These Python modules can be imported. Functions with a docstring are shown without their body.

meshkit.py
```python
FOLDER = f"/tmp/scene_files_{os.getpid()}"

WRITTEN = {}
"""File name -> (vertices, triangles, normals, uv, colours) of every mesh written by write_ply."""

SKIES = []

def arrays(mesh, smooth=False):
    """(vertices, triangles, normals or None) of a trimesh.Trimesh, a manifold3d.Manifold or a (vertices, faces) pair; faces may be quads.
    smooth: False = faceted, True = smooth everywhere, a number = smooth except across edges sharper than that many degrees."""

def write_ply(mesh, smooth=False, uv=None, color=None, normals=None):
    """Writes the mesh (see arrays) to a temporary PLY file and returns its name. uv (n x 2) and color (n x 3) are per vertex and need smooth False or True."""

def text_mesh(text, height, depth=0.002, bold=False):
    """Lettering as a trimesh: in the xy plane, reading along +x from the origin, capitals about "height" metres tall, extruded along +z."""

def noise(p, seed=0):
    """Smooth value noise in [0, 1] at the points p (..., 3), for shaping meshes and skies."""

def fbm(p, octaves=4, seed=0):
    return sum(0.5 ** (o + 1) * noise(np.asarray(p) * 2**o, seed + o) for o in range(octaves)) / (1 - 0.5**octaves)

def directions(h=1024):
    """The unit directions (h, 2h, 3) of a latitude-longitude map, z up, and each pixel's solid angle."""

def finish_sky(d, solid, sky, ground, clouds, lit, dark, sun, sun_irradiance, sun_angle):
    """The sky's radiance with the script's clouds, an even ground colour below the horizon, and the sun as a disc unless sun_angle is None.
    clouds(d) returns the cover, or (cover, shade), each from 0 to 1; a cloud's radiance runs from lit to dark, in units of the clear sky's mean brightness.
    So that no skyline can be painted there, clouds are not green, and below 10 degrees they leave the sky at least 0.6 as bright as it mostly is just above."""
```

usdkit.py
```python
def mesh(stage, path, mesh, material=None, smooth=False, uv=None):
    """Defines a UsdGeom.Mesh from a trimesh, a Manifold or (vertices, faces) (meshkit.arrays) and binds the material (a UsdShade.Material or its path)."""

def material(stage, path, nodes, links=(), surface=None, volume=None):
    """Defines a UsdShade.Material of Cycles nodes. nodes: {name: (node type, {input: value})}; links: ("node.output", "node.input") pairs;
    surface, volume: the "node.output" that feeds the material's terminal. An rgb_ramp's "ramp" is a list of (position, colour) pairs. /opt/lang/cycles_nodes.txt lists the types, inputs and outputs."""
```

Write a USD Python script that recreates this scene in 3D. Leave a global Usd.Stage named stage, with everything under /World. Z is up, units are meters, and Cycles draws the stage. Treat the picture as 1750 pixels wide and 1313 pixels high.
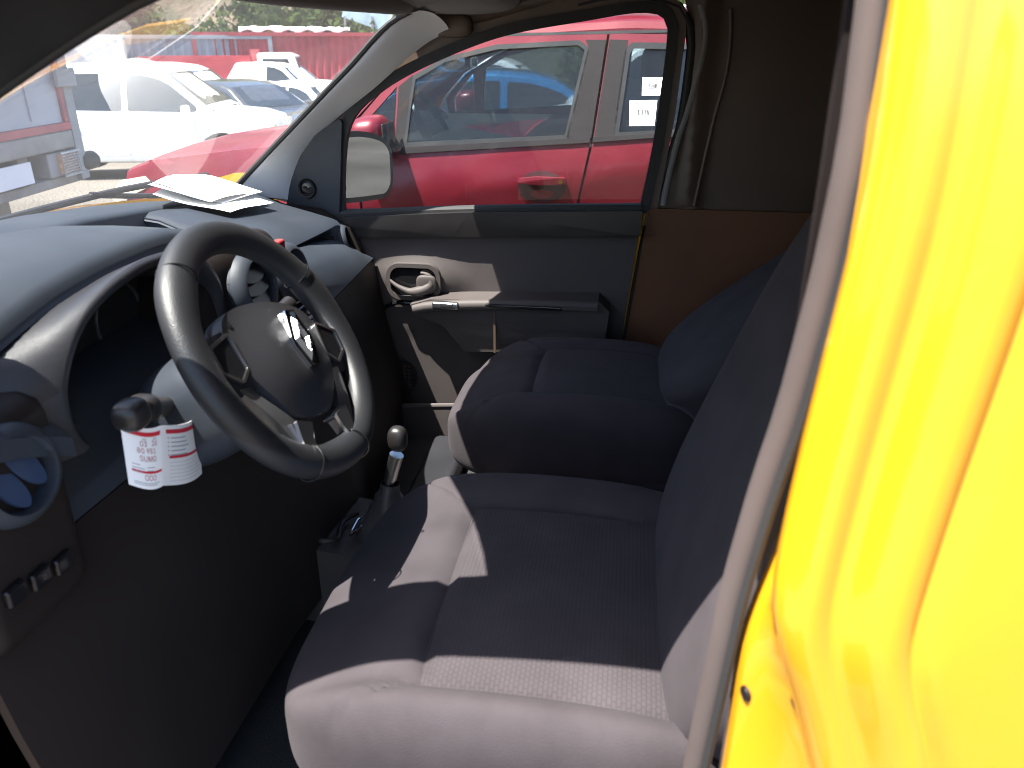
import math, numpy as np, trimesh, usdkit, meshkit
import manifold3d as m3
from shapely.geometry import Polygon, Point, LineString, box as sbox
from shapely import affinity
from pxr import Usd, UsdGeom, UsdLux, UsdShade, Sdf, Gf

stage = Usd.Stage.CreateInMemory()
UsdGeom.SetStageUpAxis(stage, 'Z'); UsdGeom.SetStageMetersPerUnit(stage, 1.0)
UsdGeom.Xform.Define(stage, '/World')

# ------------------------------------------------------------------ camera
CAM = np.array([-1.272, 0.0, 1.425]); YAW, PITCH = math.radians(8.4), math.radians(23.6)
FW = np.array([math.cos(YAW)*math.cos(PITCH), math.sin(YAW)*math.cos(PITCH), -math.sin(PITCH)])
RT = np.array([math.sin(YAW), -math.cos(YAW), 0.0]); UP = np.cross(RT, FW)
cam = UsdGeom.Camera.Define(stage, '/World/camera')
cam.AddTransformOp().Set(Gf.Matrix4d(*RT, 0, *UP, 0, *(-FW), 0, *CAM, 1))
cam.CreateHorizontalApertureAttr(36.0); cam.CreateVerticalApertureAttr(27.0)
cam.CreateFocalLengthAttr(36.0*1326/1750); cam.CreateFStopAttr(6.5); cam.CreateFocusDistanceAttr(1.9)
cam.CreateClippingRangeAttr(Gf.Vec2f(0.02, 2000)); cam.CreateExposureAttr(2.3)

# ------------------------------------------------------------------ sky and sun
SUN = np.array([-.25, .35, 1.0]); SUN /= np.linalg.norm(SUN)
elev, rot = math.asin(SUN[2]), math.atan2(SUN[0], SUN[1])
dome = UsdLux.DomeLight.Define(stage, '/World/sky')
dome.GetPrim().SetCustomDataByKey('kind', 'structure')
sky = usdkit.material(stage, '/World/Looks/sky', {
    's': ('sky_texture', {'sky_type': 'single_scattering', 'sun_disc': False, 'sun_elevation': elev, 'sun_rotation': rot, 'aerosol_density': 1.5}),
    'b': ('background_shader', {'strength': 0.085})}, [('s.color', 'b.color')], surface='b.background')
UsdShade.MaterialBindingAPI.Apply(dome.GetPrim()).Bind(sky)
sun = UsdLux.DistantLight.Define(stage, '/World/sun')
sun.CreateIntensityAttr(1.25); sun.CreateAngleAttr(0.5); sun.CreateColorAttr(Gf.Vec3f(1, .955, .88)); sun.CreateNormalizeAttr(True)
zz = SUN; xx = np.cross([0, 1, 0], zz); xx /= np.linalg.norm(xx); yy = np.cross(zz, xx)
sun.AddTransformOp().Set(Gf.Matrix4d(*xx, 0, *yy, 0, *zz, 0, 0, 0, 30, 1))

# ------------------------------------------------------------------ helpers: scene tree
OFF, USED = {}, {}
def _name(parent, name):
    k = (parent, name); n = USED.get(k, 0); USED[k] = n+1
    return f'{parent}/{name}' + (f'_{n:03d}' if n else '')
def tag(path, label=None, cat=None, group=None, kind=None):
    p = stage.GetPrimAtPath(path)
    for k, v in (('label', label), ('category', cat), ('group', group), ('kind', kind)):
        if v: p.SetCustomDataByKey(k, v)
    return path
def thing(name, label, cat, loc=(0, 0, 0), rotz=None, group=None, tilt=0):
    """An Xform at the thing's base. rotz None: its parts are given in world coordinates; else in the thing's own."""
    path = _name('/World', name); x = UsdGeom.Xform.Define(stage, path)
    x.AddTranslateOp().Set(Gf.Vec3d(*map(float, loc)))
    if rotz is not None:
        x.AddRotateZOp().Set(float(math.degrees(rotz)))
        if tilt: x.AddRotateXOp().Set(float(tilt))
    OFF[path] = np.array(loc, float) if rotz is None else np.zeros(3)
    return tag(path, label, cat, group)
def obj(name, mesh, mat, parent='/World', smooth=35, label=None):
    path = _name(parent, name); off = OFF.get(parent, np.zeros(3)); OFF[path] = off
    v, f, _ = meshkit.arrays(mesh)
    m = trimesh.Trimesh(v-off, f, process=False)
    usdkit.mesh(stage, path, m, M[mat], smooth=smooth)
    if label: tag(path, label)
    return path
def copy_of(src, loc, rotz, label, catn, group):
    path = thing(src.rsplit('/', 1)[1], label, catn, loc, rotz, group)
    p = stage.GetPrimAtPath(path); p.GetReferences().AddInternalReference(src); p.SetInstanceable(True)
    return path

# ------------------------------------------------------------------ helpers: shapes
cat = trimesh.util.concatenate
def tm(m):
    if hasattr(m, 'to_mesh'):
        a = m.to_mesh(); return trimesh.Trimesh(a.vert_properties[:, :3], a.tri_verts, process=False)
    return m
def fix(m):
    m = tm(m)
    if m.volume < 0: m.invert()
    return m
def move(m, p): m = tm(m).copy(); m.apply_translation(p); return m
def frame(m, o, ex, ey, ez):
    m = tm(m).copy(); v = m.vertices; m.vertices = np.asarray(o)+v[:, :1]*np.asarray(ex)+v[:, 1:2]*np.asarray(ey)+v[:, 2:]*np.asarray(ez); return fix(m)
def rotm(m, axis, deg, c=(0, 0, 0)):
    m = tm(m).copy(); m.apply_transform(trimesh.transformations.rotation_matrix(math.radians(deg), axis, c)); return m
def box(c, s): return move(trimesh.creation.box(s), c)
def bx(a, b): a, b = np.array(a, float), np.array(b, float); return box((a+b)/2, np.abs(b-a))
def rbox(c, s, r=.01, n=12):
    s = np.array(s, float)/2-r; sp = m3.Manifold.sphere(r, n)
    return move(m3.Manifold.batch_hull([sp.translate((i*s[0], j*s[1], k*s[2])) for i in (-1, 1) for j in (-1, 1) for k in (-1, 1)]), c)
def softbox(c, s, p=5.0, n=20):
    g = np.linspace(-1, 1, n+1); fs, vs, o = [], [], 0
    for ax in range(3):
        for sg in (-1, 1):
            a, b = np.meshgrid(g, g, indexing='ij'); q = np.empty((n+1, n+1, 3)); q[..., ax] = sg; q[..., (ax+1) % 3] = a; q[..., (ax+2) % 3] = b
            i = np.arange((n+1)**2).reshape(n+1, n+1)+o
            t = np.concatenate([np.stack([i[:-1, :-1], i[1:, :-1], i[1:, 1:]], -1).reshape(-1, 3), np.stack([i[:-1, :-1], i[1:, 1:], i[:-1, 1:]], -1).reshape(-1, 3)])
            fs.append(t if sg > 0 else t[:, ::-1]); vs.append(q.reshape(-1, 3)); o += (n+1)**2
    v = np.concatenate(vs); v = np.sin(v*np.pi/2*.62)/np.sin(np.pi/2*.62)
    v = v/((np.abs(v)**p).sum(1)**(1/p))[:, None]
    m = trimesh.Trimesh(v*np.array(s)/2, np.concatenate(fs), process=False); m.merge_vertices(); m.apply_translation(c); return m
def grid(Pts, closed=False):
    """Quad grid (n, m, 3) as a mesh."""
    Pts = np.asarray(Pts, float); n, m = Pts.shape[:2]; i = np.arange(n*m).reshape(n, m)
    if closed: i = np.concatenate([i, i[:, :1]], 1)
    a, b, c, d = i[:-1, :-1], i[1:, :-1], i[1:, 1:], i[:-1, 1:]
    return trimesh.Trimesh(Pts.reshape(-1, 3), np.concatenate([np.stack([a, b, c], -1).reshape(-1, 3), np.stack([a, c, d], -1).reshape(-1, 3)]), process=False)
def solidgrid(Pts, t, d=None):
    """A sheet thickened by t along d, or along its own normals."""
    Pts = np.asarray(Pts, float)
    if d is None:
        du, dv = np.gradient(Pts, axis=0), np.gradient(Pts, axis=1); n = np.cross(du, dv); n /= np.maximum(np.linalg.norm(n, axis=-1, keepdims=True), 1e-9)
    else: n = np.broadcast_to(np.asarray(d, float), Pts.shape)
    a, b = Pts, Pts+t*n; k, m = Pts.shape[:2]
    A = grid(a); B = grid(b); B.invert(); r = np.concatenate([np.arange(m), np.arange(1, k)*m+m-1, (k-1)*m+np.arange(m-2, -1, -1), np.arange(k-2, 0, -1)*m])
    q = np.roll(r, -1); N = k*m; S = np.concatenate([np.stack([r, q, q+N], -1), np.stack([r, q+N, r+N], -1)])[:, ::-1]
    return fix(trimesh.Trimesh(np.concatenate([A.vertices, B.vertices]), np.concatenate([A.faces, B.faces+N, S]), process=False))
def tube(pts, r, n=12, caps=True, sub=1):
    pts = np.asarray(pts, float)
    if sub > 1: pts = spline(pts, len(pts)*sub)
    r = np.broadcast_to(np.asarray(r, float), len(pts)) if np.ndim(r) == 0 or len(np.atleast_1d(r)) == len(pts) else np.interp(np.linspace(0, 1, len(pts)), np.linspace(0, 1, len(r)), r)
    t = np.gradient(pts, axis=0); t /= np.linalg.norm(t, axis=1, keepdims=True); a = np.array([0, 0, 1.0]) if abs(t[0, 2]) < .9 else np.array([1.0, 0, 0])
    th = np.linspace(0, 2*np.pi, n, endpoint=False); rows = []
    for p, d, q in zip(pts, t, r):
        u = a-d*(a@d); u /= np.linalg.norm(u); w = np.cross(d, u); a = u
        rows.append(p+q*(np.cos(th)[:, None]*u+np.sin(th)[:, None]*w))
    m = grid(np.array(rows), closed=True)
    if caps:
        v = np.vstack([m.vertices, pts[0], pts[-1]]); k = len(m.vertices); j = np.arange(n); l = np.roll(j, -1); o = (len(pts)-1)*n
        m = trimesh.Trimesh(v, np.vstack([m.faces, np.stack([np.full(n, k), j, l], 1), np.stack([np.full(n, k+1), o+l, o+j], 1)]), process=False)
    return fix(m)
def spline(pts, n):
    from scipy.interpolate import PchipInterpolator
    pts = np.asarray(pts, float); s = np.r_[0, np.cumsum(np.linalg.norm(np.diff(pts, axis=0), axis=1))]
    return PchipInterpolator(s, pts)(np.linspace(0, s[-1], n))
def lathe(prof, n=32):
    """Revolves (r, z) about z."""
    th = np.linspace(0, 2*np.pi, n, endpoint=False); p = np.asarray(prof, float)
    return fix(grid(np.stack([p[:, :1]*np.cos(th), p[:, :1]*np.sin(th), np.repeat(p[:, 1:], n, 1)], -1), closed=True))
def panel(poly, t, fn, edge=.05):
    """A shapely polygon extruded by t, refined and mapped by fn(u, v, w) -> xyz."""
    out = []
    for g in getattr(poly, 'geoms', [poly]):
        c = m3.CrossSection([np.array(r.coords[:-1]) for r in [g.exterior, *g.interiors]], m3.FillRule.EvenOdd)
        m = tm(m3.Manifold.extrude(c, t).refine_to_length(edge)); m.vertices = fn(*m.vertices.T); out.append(fix(m))
    return cat(out) if len(out) > 1 else out[0]
def rpoly(pts, r=.02): p = Polygon(pts); return p.buffer(-r).buffer(r, 6) if r else p
def on_x(x): return lambda u, v, w: np.stack([x+w, u, v], -1)
def I(x, xs, ys): return np.interp(x, xs, ys)
def sm(a, b, x): t = np.clip((x-a)/(b-a), 0, 1); return t*t*(3-2*t)

# ------------------------------------------------------------------ materials
M = {}
def mat(name, nodes, links, surface, volume=None): M[name] = usdkit.material(stage, f'/World/Looks/{name}', nodes, links, surface=surface, volume=volume)
def simple(name, col, rough=.5, bump=0, bscale=500, bdist=.0004, var=.12, vscale=6, **kw):
    c = np.array(col, float)
    n = {'tc': ('texture_coordinate', {}), 'n': ('noise_texture', {'scale': vscale, 'detail': 5}), 'r': ('rgb_ramp', {'ramp': [(.3, c*(1-var)), (.7, c*(1+var))]}),
         'rr': ('map_range', {'from_min': .3, 'from_max': .7, 'to_min': rough*.88, 'to_max': min(1, rough*1.12)}), 'p': ('principled_bsdf', kw)}
    l = [('tc.object', 'n.vector'), ('n.fac', 'r.fac'), ('r.color', 'p.base_color'), ('n.fac', 'rr.value'), ('rr.result', 'p.roughness')]
    if bump:
        n |= {'bn': ('noise_texture', {'scale': bscale, 'detail': 2}), 'b': ('bump', {'strength': bump, 'distance': bdist})}
        l += [('tc.object', 'bn.vector'), ('bn.fac', 'b.height'), ('b.normal', 'p.normal')]
    mat(name, n, l, 'p.BSDF')
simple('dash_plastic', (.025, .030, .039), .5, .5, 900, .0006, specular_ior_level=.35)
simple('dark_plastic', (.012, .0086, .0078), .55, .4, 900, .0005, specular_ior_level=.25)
simple('grey_plastic', (.060, .051, .049), .6, .4, 700, .0005, specular_ior_level=.3)
simple('black_plastic', (.013, .0115, .0115), .38)
simple('gloss_black', (.008, .008, .009), .12)
simple('vent_fin', (.03, .045, .085), .3)  # bluish reflection on the fins put into their base colour
simple('wheel_leather', (.012, .0125, .0145), .46, .7, 620, .0006)
simple('hub_plastic', (.016, .016, .019), .42, .5, 800, .0006)
simple('boot_leather', (.05, .05, .052), .42, .5, 300, .001)
simple('satin_metal', (.50, .50, .52), .28, metallic=1.0, var=.05)
simple('dark_satin', (.14, .14, .15), .3, metallic=.8)
simple('chrome', (.5, .51, .54), .1, metallic=1.0, var=.02)
simple('pillar_trim', (.56, .55, .56), .7, .4, 600, .0005, var=.05)
simple('headliner', (.17, .165, .16), .9, .5, 500, .0006, var=.06)
simple('frame_grey', (.075, .05, .036), .45, var=.1)  # grey frames, browned in colour to imitate the warm lens veil
simple('veil_tinted_paint', (.30, .15, .012), .45, var=.15)  # dull yellow-brown standing in for the orange lens veil over the cargo walls
simple('veil_tinted_lining', (.12, .046, .018), .7, .5, 300, .001, var=.15)  # orange-brown of the lens veil painted into the lining colour
simple('rubber', (.016, .016, .017), .7, .4, 300, .0006)
simple('seal_rubber', (.065, .05, .047), .75, .3, 500, .0004)
simple('carpet', (.018, .017, .017), .95, 1, 260, .003, var=.25)
simple('beige_plastic', (.26, .24, .21), .6)
simple('yellow_paint', (.68, .315, .010), .22, var=.03, coat_weight=1.0, coat_roughness=.06)
simple('red_paint', (.135, .004, .014), .4, var=.06, metallic=.25, coat_weight=.25, coat_roughness=.1)
simple('dark_red', (.035, .003, .006), .5)
simple('blue_paint', (.006, .17, .40), .3, var=.05, metallic=.3, coat_weight=1.0, coat_roughness=.05)
simple('white_paint', (.78, .78, .77), .3, var=.04, coat_weight=.8, coat_roughness=.08)
simple('dark_paint', (.03, .033, .038), .25, var=.05, coat_weight=1.0, coat_roughness=.05)
simple('silver_paint', (.45, .46, .48), .3, var=.05, metallic=.6, coat_weight=1.0)
simple('grey_pillar', (.013, .010, .012), .7, specular_ior_level=.2)
simple('tinted_glass', (.012, .016, .02), .06, coat_weight=.6)
simple('tyre', (.018, .018, .018), .85, .6, 80, .003)
simple('alloy', (.42, .42, .43), .35, metallic=.9)
simple('tail_red', (.35, .01, .012), .15, coat_weight=1)
simple('lamp_lens', (.55, .50, .36), .2, coat_weight=1, var=.2, vscale=14)
simple('lamp_orange', (.55, .30, .16), .3, var=.2, vscale=30)
simple('paper', (.80, .80, .79), .8, var=.03)
simple('paper_red', (.55, .02, .04), .7)
simple('ink_red', (.45, .02, .05), .7)
simple('ink_grey', (.25, .26, .30), .8)
simple('ink_black', (.03, .03, .035), .8)
simple('sticker', (.75, .76, .78), .6, var=.02)
simple('red_seal', (.25, .05, .04), .5)
simple('truck_grey', (.25, .25, .255), .6, var=.12, vscale=3)
simple('truck_white', (.36, .37, .40), .5, var=.08, vscale=2)
simple('truck_beam', (.24, .225, .205), .8, .5, 40, .004, var=.25, vscale=5)
simple('truck_red', (.33, .06, .07), .6, var=.25, vscale=8)
simple('container_grey', (.30, .32, .35), .6, var=.15, vscale=2)
simple('container_red', (.36, .035, .05), .55, var=.2, vscale=2)
simple('container_white', (.72, .72, .72), .5, var=.1, vscale=2)
simple('tarp', (.78, .78, .76), .8, .6, 8, .05, var=.1)
simple('trunk', (.10, .075, .05), .9)
simple('hoarding', (.42, .55, .62), .6, var=.3, vscale=1.2)

# cloth: plain tricot and a dotted insert
def cloth(name, col, dots):
    c = np.array(col)
    n = {'tc': ('texture_coordinate', {}), 'v': ('noise_texture', {'scale': 900, 'detail': 1}), 'w': ('noise_texture', {'scale': 14, 'detail': 4}),
         'r': ('rgb_ramp', {'ramp': [(.3, c*.85), (.7, c*1.15)]}), 'b': ('bump', {'strength': .7, 'distance': .0008}),
         'p': ('principled_bsdf', {'roughness': .85, 'sheen_weight': .03, 'sheen_roughness': .4, 'sheen_tint': (.85, .8, .85), 'specular_ior_level': .2})}
    l = [('tc.object', 'v.vector'), ('tc.object', 'w.vector'), ('w.fac', 'r.fac'), ('b.normal', 'p.normal')]
    if dots:
        n |= {'k': ('brick_texture', {'scale': 1, 'brick_width': .0075, 'row_height': .0055, 'mortar_size': .0012, 'mortar_smooth': .8, 'color1': (1, 1, 1), 'color2': (.92, .92, .92), 'mortar': (.6, .6, .6)}),
              'm': ('mix_color', {'blend_type': 'multiply', 'fac': .45}), 'a': ('mix_float', {'fac': .75})}
        l += [('tc.object', 'k.vector'), ('r.color', 'm.a'), ('k.color', 'm.b'), ('m.result', 'p.base_color'), ('v.fac', 'a.a'), ('k.fac', 'a.b'), ('a.result', 'b.height')]
        n['b'][1].update(strength=.6, distance=-.0007)
    else: l += [('r.color', 'p.base_color'), ('v.fac', 'b.height')]
    mat(name, n, l, 'p.BSDF')
cloth('seat_cloth', (.0405, .0345, .0385), False)
cloth('insert_cloth', (.045, .0385, .0425), True)

# panes
def pane(name, tint, dust=0.0, arc=False, gloss=1.0):
    n = {'t': ('transparent_bsdf', {'color': tint}), 'g': ('glossy_bsdf', {'color': (gloss, gloss, gloss), 'roughness': .01}), 'm': ('mix_closure', {}),
         'lw': ('layer_weight', {'blend': .5}), 'pw': ('math', {'math_type': 'power', 'value2': 5.0}), 'fr': ('map_range', {'to_min': .04, 'to_max': 1.0})}
    l = [('lw.facing', 'pw.value1'), ('pw.value', 'fr.value'), ('fr.result', 'm.fac'), ('t.BSDF', 'm.closure1'), ('g.BSDF', 'm.closure2')]
    out = 'm.closure'
    if dust:
        n |= {'tc': ('texture_coordinate', {}), 'n': ('noise_texture', {'scale': 9, 'detail': 6}), 'd': ('translucent_bsdf', {'color': (.9, .9, .88)}), 'd2': ('diffuse_bsdf', {'color': (.8, .8, .78)}),
              'dm': ('mix_closure', {'fac': .5}), 'mr': ('map_range', {'from_min': .3, 'from_max': .75, 'to_min': dust*.75, 'to_max': dust*1.25}), 'mm': ('mix_closure', {})}
        l += [('tc.object', 'n.vector'), ('n.fac', 'mr.value'), ('d.BSDF', 'dm.closure1'), ('d2.BSDF', 'dm.closure2'), ('m.closure', 'mm.closure1'), ('dm.closure', 'mm.closure2')]
        if arc:   # the sector the wiper leaves: cleaner than the rest, with a film along its edge
            n |= {'dv': ('vector_math', {'math_type': 'distance', 'vector2': arc[:3]}), 'st': ('map_range', {'range_type': 'smoothstep', 'from_min': arc[3]-.012, 'from_max': arc[3]+.004, 'to_min': arc[4], 'to_max': 1.0, 'clamp': True}),
                  'mu': ('math', {'math_type': 'multiply'})}
            l += [('tc.object', 'dv.vector1'), ('dv.value', 'st.value'), ('mr.result', 'mu.value1'), ('st.result', 'mu.value2'), ('mu.value', 'mm.fac')]
        else: l += [('mr.result', 'mm.fac')]
        out = 'mm.closure'
    mat(name, n, l, out)
pane('side_glass', (.92, .95, .94), .004, gloss=.3)
pane('windscreen_glass', (.93, .95, .95), .03, gloss=.8)
pane('car_glass', (.60, .64, .66), .006, gloss=.6)
pane('mirror_cover', (.95, .95, .95))
mat('mirror', {'p': ('principled_bsdf', {'metallic': 1.0, 'roughness': .02, 'base_color': (.30, .31, .34)})}, [], 'p.BSDF')

# gravel yard, hillside, leaves
mat('gravel', {'g': ('geometry', {}), 'n': ('noise_texture', {'scale': .35, 'detail': 8}), 'v': ('voronoi_texture', {'scale': 26}), 'n2': ('noise_texture', {'scale': 45, 'detail': 6}),
    'r': ('rgb_ramp', {'ramp': [(.25, (.075, .066, .056)), (.5, (.12, .107, .092)), (.75, (.18, .162, .142))]}), 'r2': ('rgb_ramp', {'ramp': [(.2, (.55, .55, .55)), (.6, (1, 1, 1))]}), 'm': ('mix_color', {'blend_type': 'multiply', 'fac': .8}),
    'b': ('bump', {'strength': .9, 'distance': .03}), 'p': ('principled_bsdf', {'roughness': .95, 'specular_ior_level': .2})},
    [('g.position', 'n.vector'), ('g.position', 'v.vector'), ('g.position', 'n2.vector'), ('n.fac', 'r.fac'), ('n2.fac', 'r2.fac'), ('r.color', 'm.a'), ('r2.color', 'm.b'), ('m.result', 'p.base_color'), ('v.distance', 'b.height'), ('b.normal', 'p.normal')], 'p.BSDF')
mat('hill_soil', {'g': ('geometry', {}), 'n': ('noise_texture', {'scale': .16, 'detail': 8}), 'r': ('rgb_ramp', {'ramp': [(.3, (.025, .032, .015)), (.52, (.05, .05, .025)), (.64, (.10, .075, .05)), (.75, (.20, .15, .11))]}),
    'b': ('bump', {'strength': .8, 'distance': .5}), 'n2': ('noise_texture', {'scale': 2.5, 'detail': 6}), 'p': ('principled_bsdf', {'roughness': .95})},
    [('g.position', 'n.vector'), ('g.position', 'n2.vector'), ('n.fac', 'r.fac'), ('r.color', 'p.base_color'), ('n2.fac', 'b.height'), ('b.normal', 'p.normal')], 'p.BSDF')
mat('leaves', {'g': ('geometry', {}), 'n': ('noise_texture', {'scale': .5, 'detail': 3}), 'r': ('rgb_ramp', {'ramp': [(.3, (.03, .05, .02)), (.55, (.06, .085, .025)), (.75, (.13, .13, .05))]}), 'd': ('diffuse_bsdf', {}), 't': ('translucent_bsdf', {}), 'm': ('mix_closure', {'fac': .3})},
    [('g.position', 'n.vector'), ('n.fac', 'r.fac'), ('r.color', 'd.color'), ('r.color', 't.color'), ('d.BSDF', 'm.closure1'), ('t.BSDF', 'm.closure2')], 'm.closure')

# ------------------------------------------------------------------ the yard, the hill
def gz(x, y):
    """Height of the yard: level about the van, falling gently away from it in front."""
    r = np.hypot(np.asarray(x)+1.3, y); return -.05*np.clip(r-4, 0, 18)
rr = np.r_[0, np.linspace(1, 30, 40), 40, 60, 90, 140, 220, 400, 700, 1500]; th = np.linspace(0, 2*np.pi, 97)[:-1]
X, Y = rr[:, None]*np.cos(th)-1.3, rr[:, None]*np.sin(th)
tag(obj('ground', grid(np.stack([X, Y, gz(X, Y)], -1), closed=True), 'gravel', smooth=True), kind='structure')
def toward(u, d):
    """A point of the yard: u degrees left of straight across the van, d metres from its driver's door."""
    a = math.radians(u); x, y = -1.27+d*math.cos(a), d*math.sin(a); return np.array([x, y, float(gz(x, y))])
a = np.radians(np.linspace(-75, 120, 90)); d = np.linspace(0, 75, 36)
A, D = np.meshgrid(a, d, indexing='ij'); R0 = 44+5*np.sin(A*3)
HX, HY = -1.27+(R0+D)*np.cos(A), (R0+D)*np.sin(A)
rough = meshkit.fbm(np.stack([HX/9, HY/9, HX*0], -1), 4, 3)
HZ = -1.3+D*.55+(rough-.5)*5*np.minimum(1, D/8)
tag(obj('hillside', fix(grid(np.stack([HX, HY, HZ], -1))), 'hill_soil', smooth=True), kind='structure')
rng = np.random.default_rng(5)
def leafball(n, r, rng, size):
    p = rng.normal(size=(n, 3)); p /= np.linalg.norm(p, axis=1, keepdims=True); p *= (rng.random((n, 1))**.4)*r*np.array([1, 1, .8])
    u = rng.normal(size=(n, 3)); w = rng.normal(size=(n, 3)); u /= np.linalg.norm(u, axis=1, keepdims=True); w /= np.linalg.norm(w, axis=1, keepdims=True)
    s = size*(.6+rng.random((n, 1))*.8); v = np.stack([p-u*s, p+w*s*.6, p+u*s, p-w*s*.6], 1).reshape(-1, 3); k = np.arange(n)[:, None]*4
    return v, np.concatenate([k+[0, 1, 2], k+[0, 2, 3]])
vs, fs, o = [], [], 0
for i in range(1300):
    ai = rng.uniform(-.5, 1.0); di = rng.uniform(.5, 26)**1.0; r0 = 44+5*math.sin(ai*3)
    x, y = -1.27+(r0+di)*math.cos(ai), (r0+di)*math.sin(ai)
    if meshkit.noise(np.array([[x/7, y/7, 0.]]), 9)[0] < .25: continue
    z = -1.3+di*.55+(meshkit.fbm(np.array([[x/9, y/9, 0]]), 4, 3)[0]-.5)*5*min(1, di/8)
    v, f = leafball(120, rng.uniform(.6, 1.7), rng, .26); vs.append(v+[x, y, z+.5]); fs.append(f+o); o += len(v)
tag(obj('hillside_shrubs', trimesh.Trimesh(np.concatenate(vs), np.concatenate(fs), process=False), 'leaves', smooth=False), 'dense green and olive scrub covering the hillside behind the containers', 'shrubs', kind='stuff')

# ------------------------------------------------------------------ a generic car (own coordinates: y forward, base at the ground under its middle)
def wheel(parent, x, y, r=.31, w=.19, side=1):
    t = obj('wheel', move(rotm(lathe([(r*.62, -w/2), (r*.9, -w/2), (r, -w*.35), (r, w*.35), (r*.9, w/2), (r*.62, w/2), (r*.62, -w/2)], 28), (0, 1, 0), 90), (x, y, r)), 'tyre', parent)
    hub = lathe([(0, .03), (r*.14, .03), (r*.18, .02), (r*.2, 0), (r*.5, -.02), (r*.6, .0), (r*.66, .012), (r*.66, -.05), (0, -.05)], 28)
    spk = [frame(trimesh.creation.box((r*.5, .035, .02)), (r*.38*math.cos(q), r*.38*math.sin(q), .01), (math.cos(q), math.sin(q), 0), (-math.sin(q), math.cos(q), 0), (0, 0, 1)) for q in np.arange(5)*2*np.pi/5]
    obj('rim', move(rotm(cat([hub]+spk), (0, 1, 0), 90*side), (x+side*w*.42, y, r)), 'alloy', t)
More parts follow.
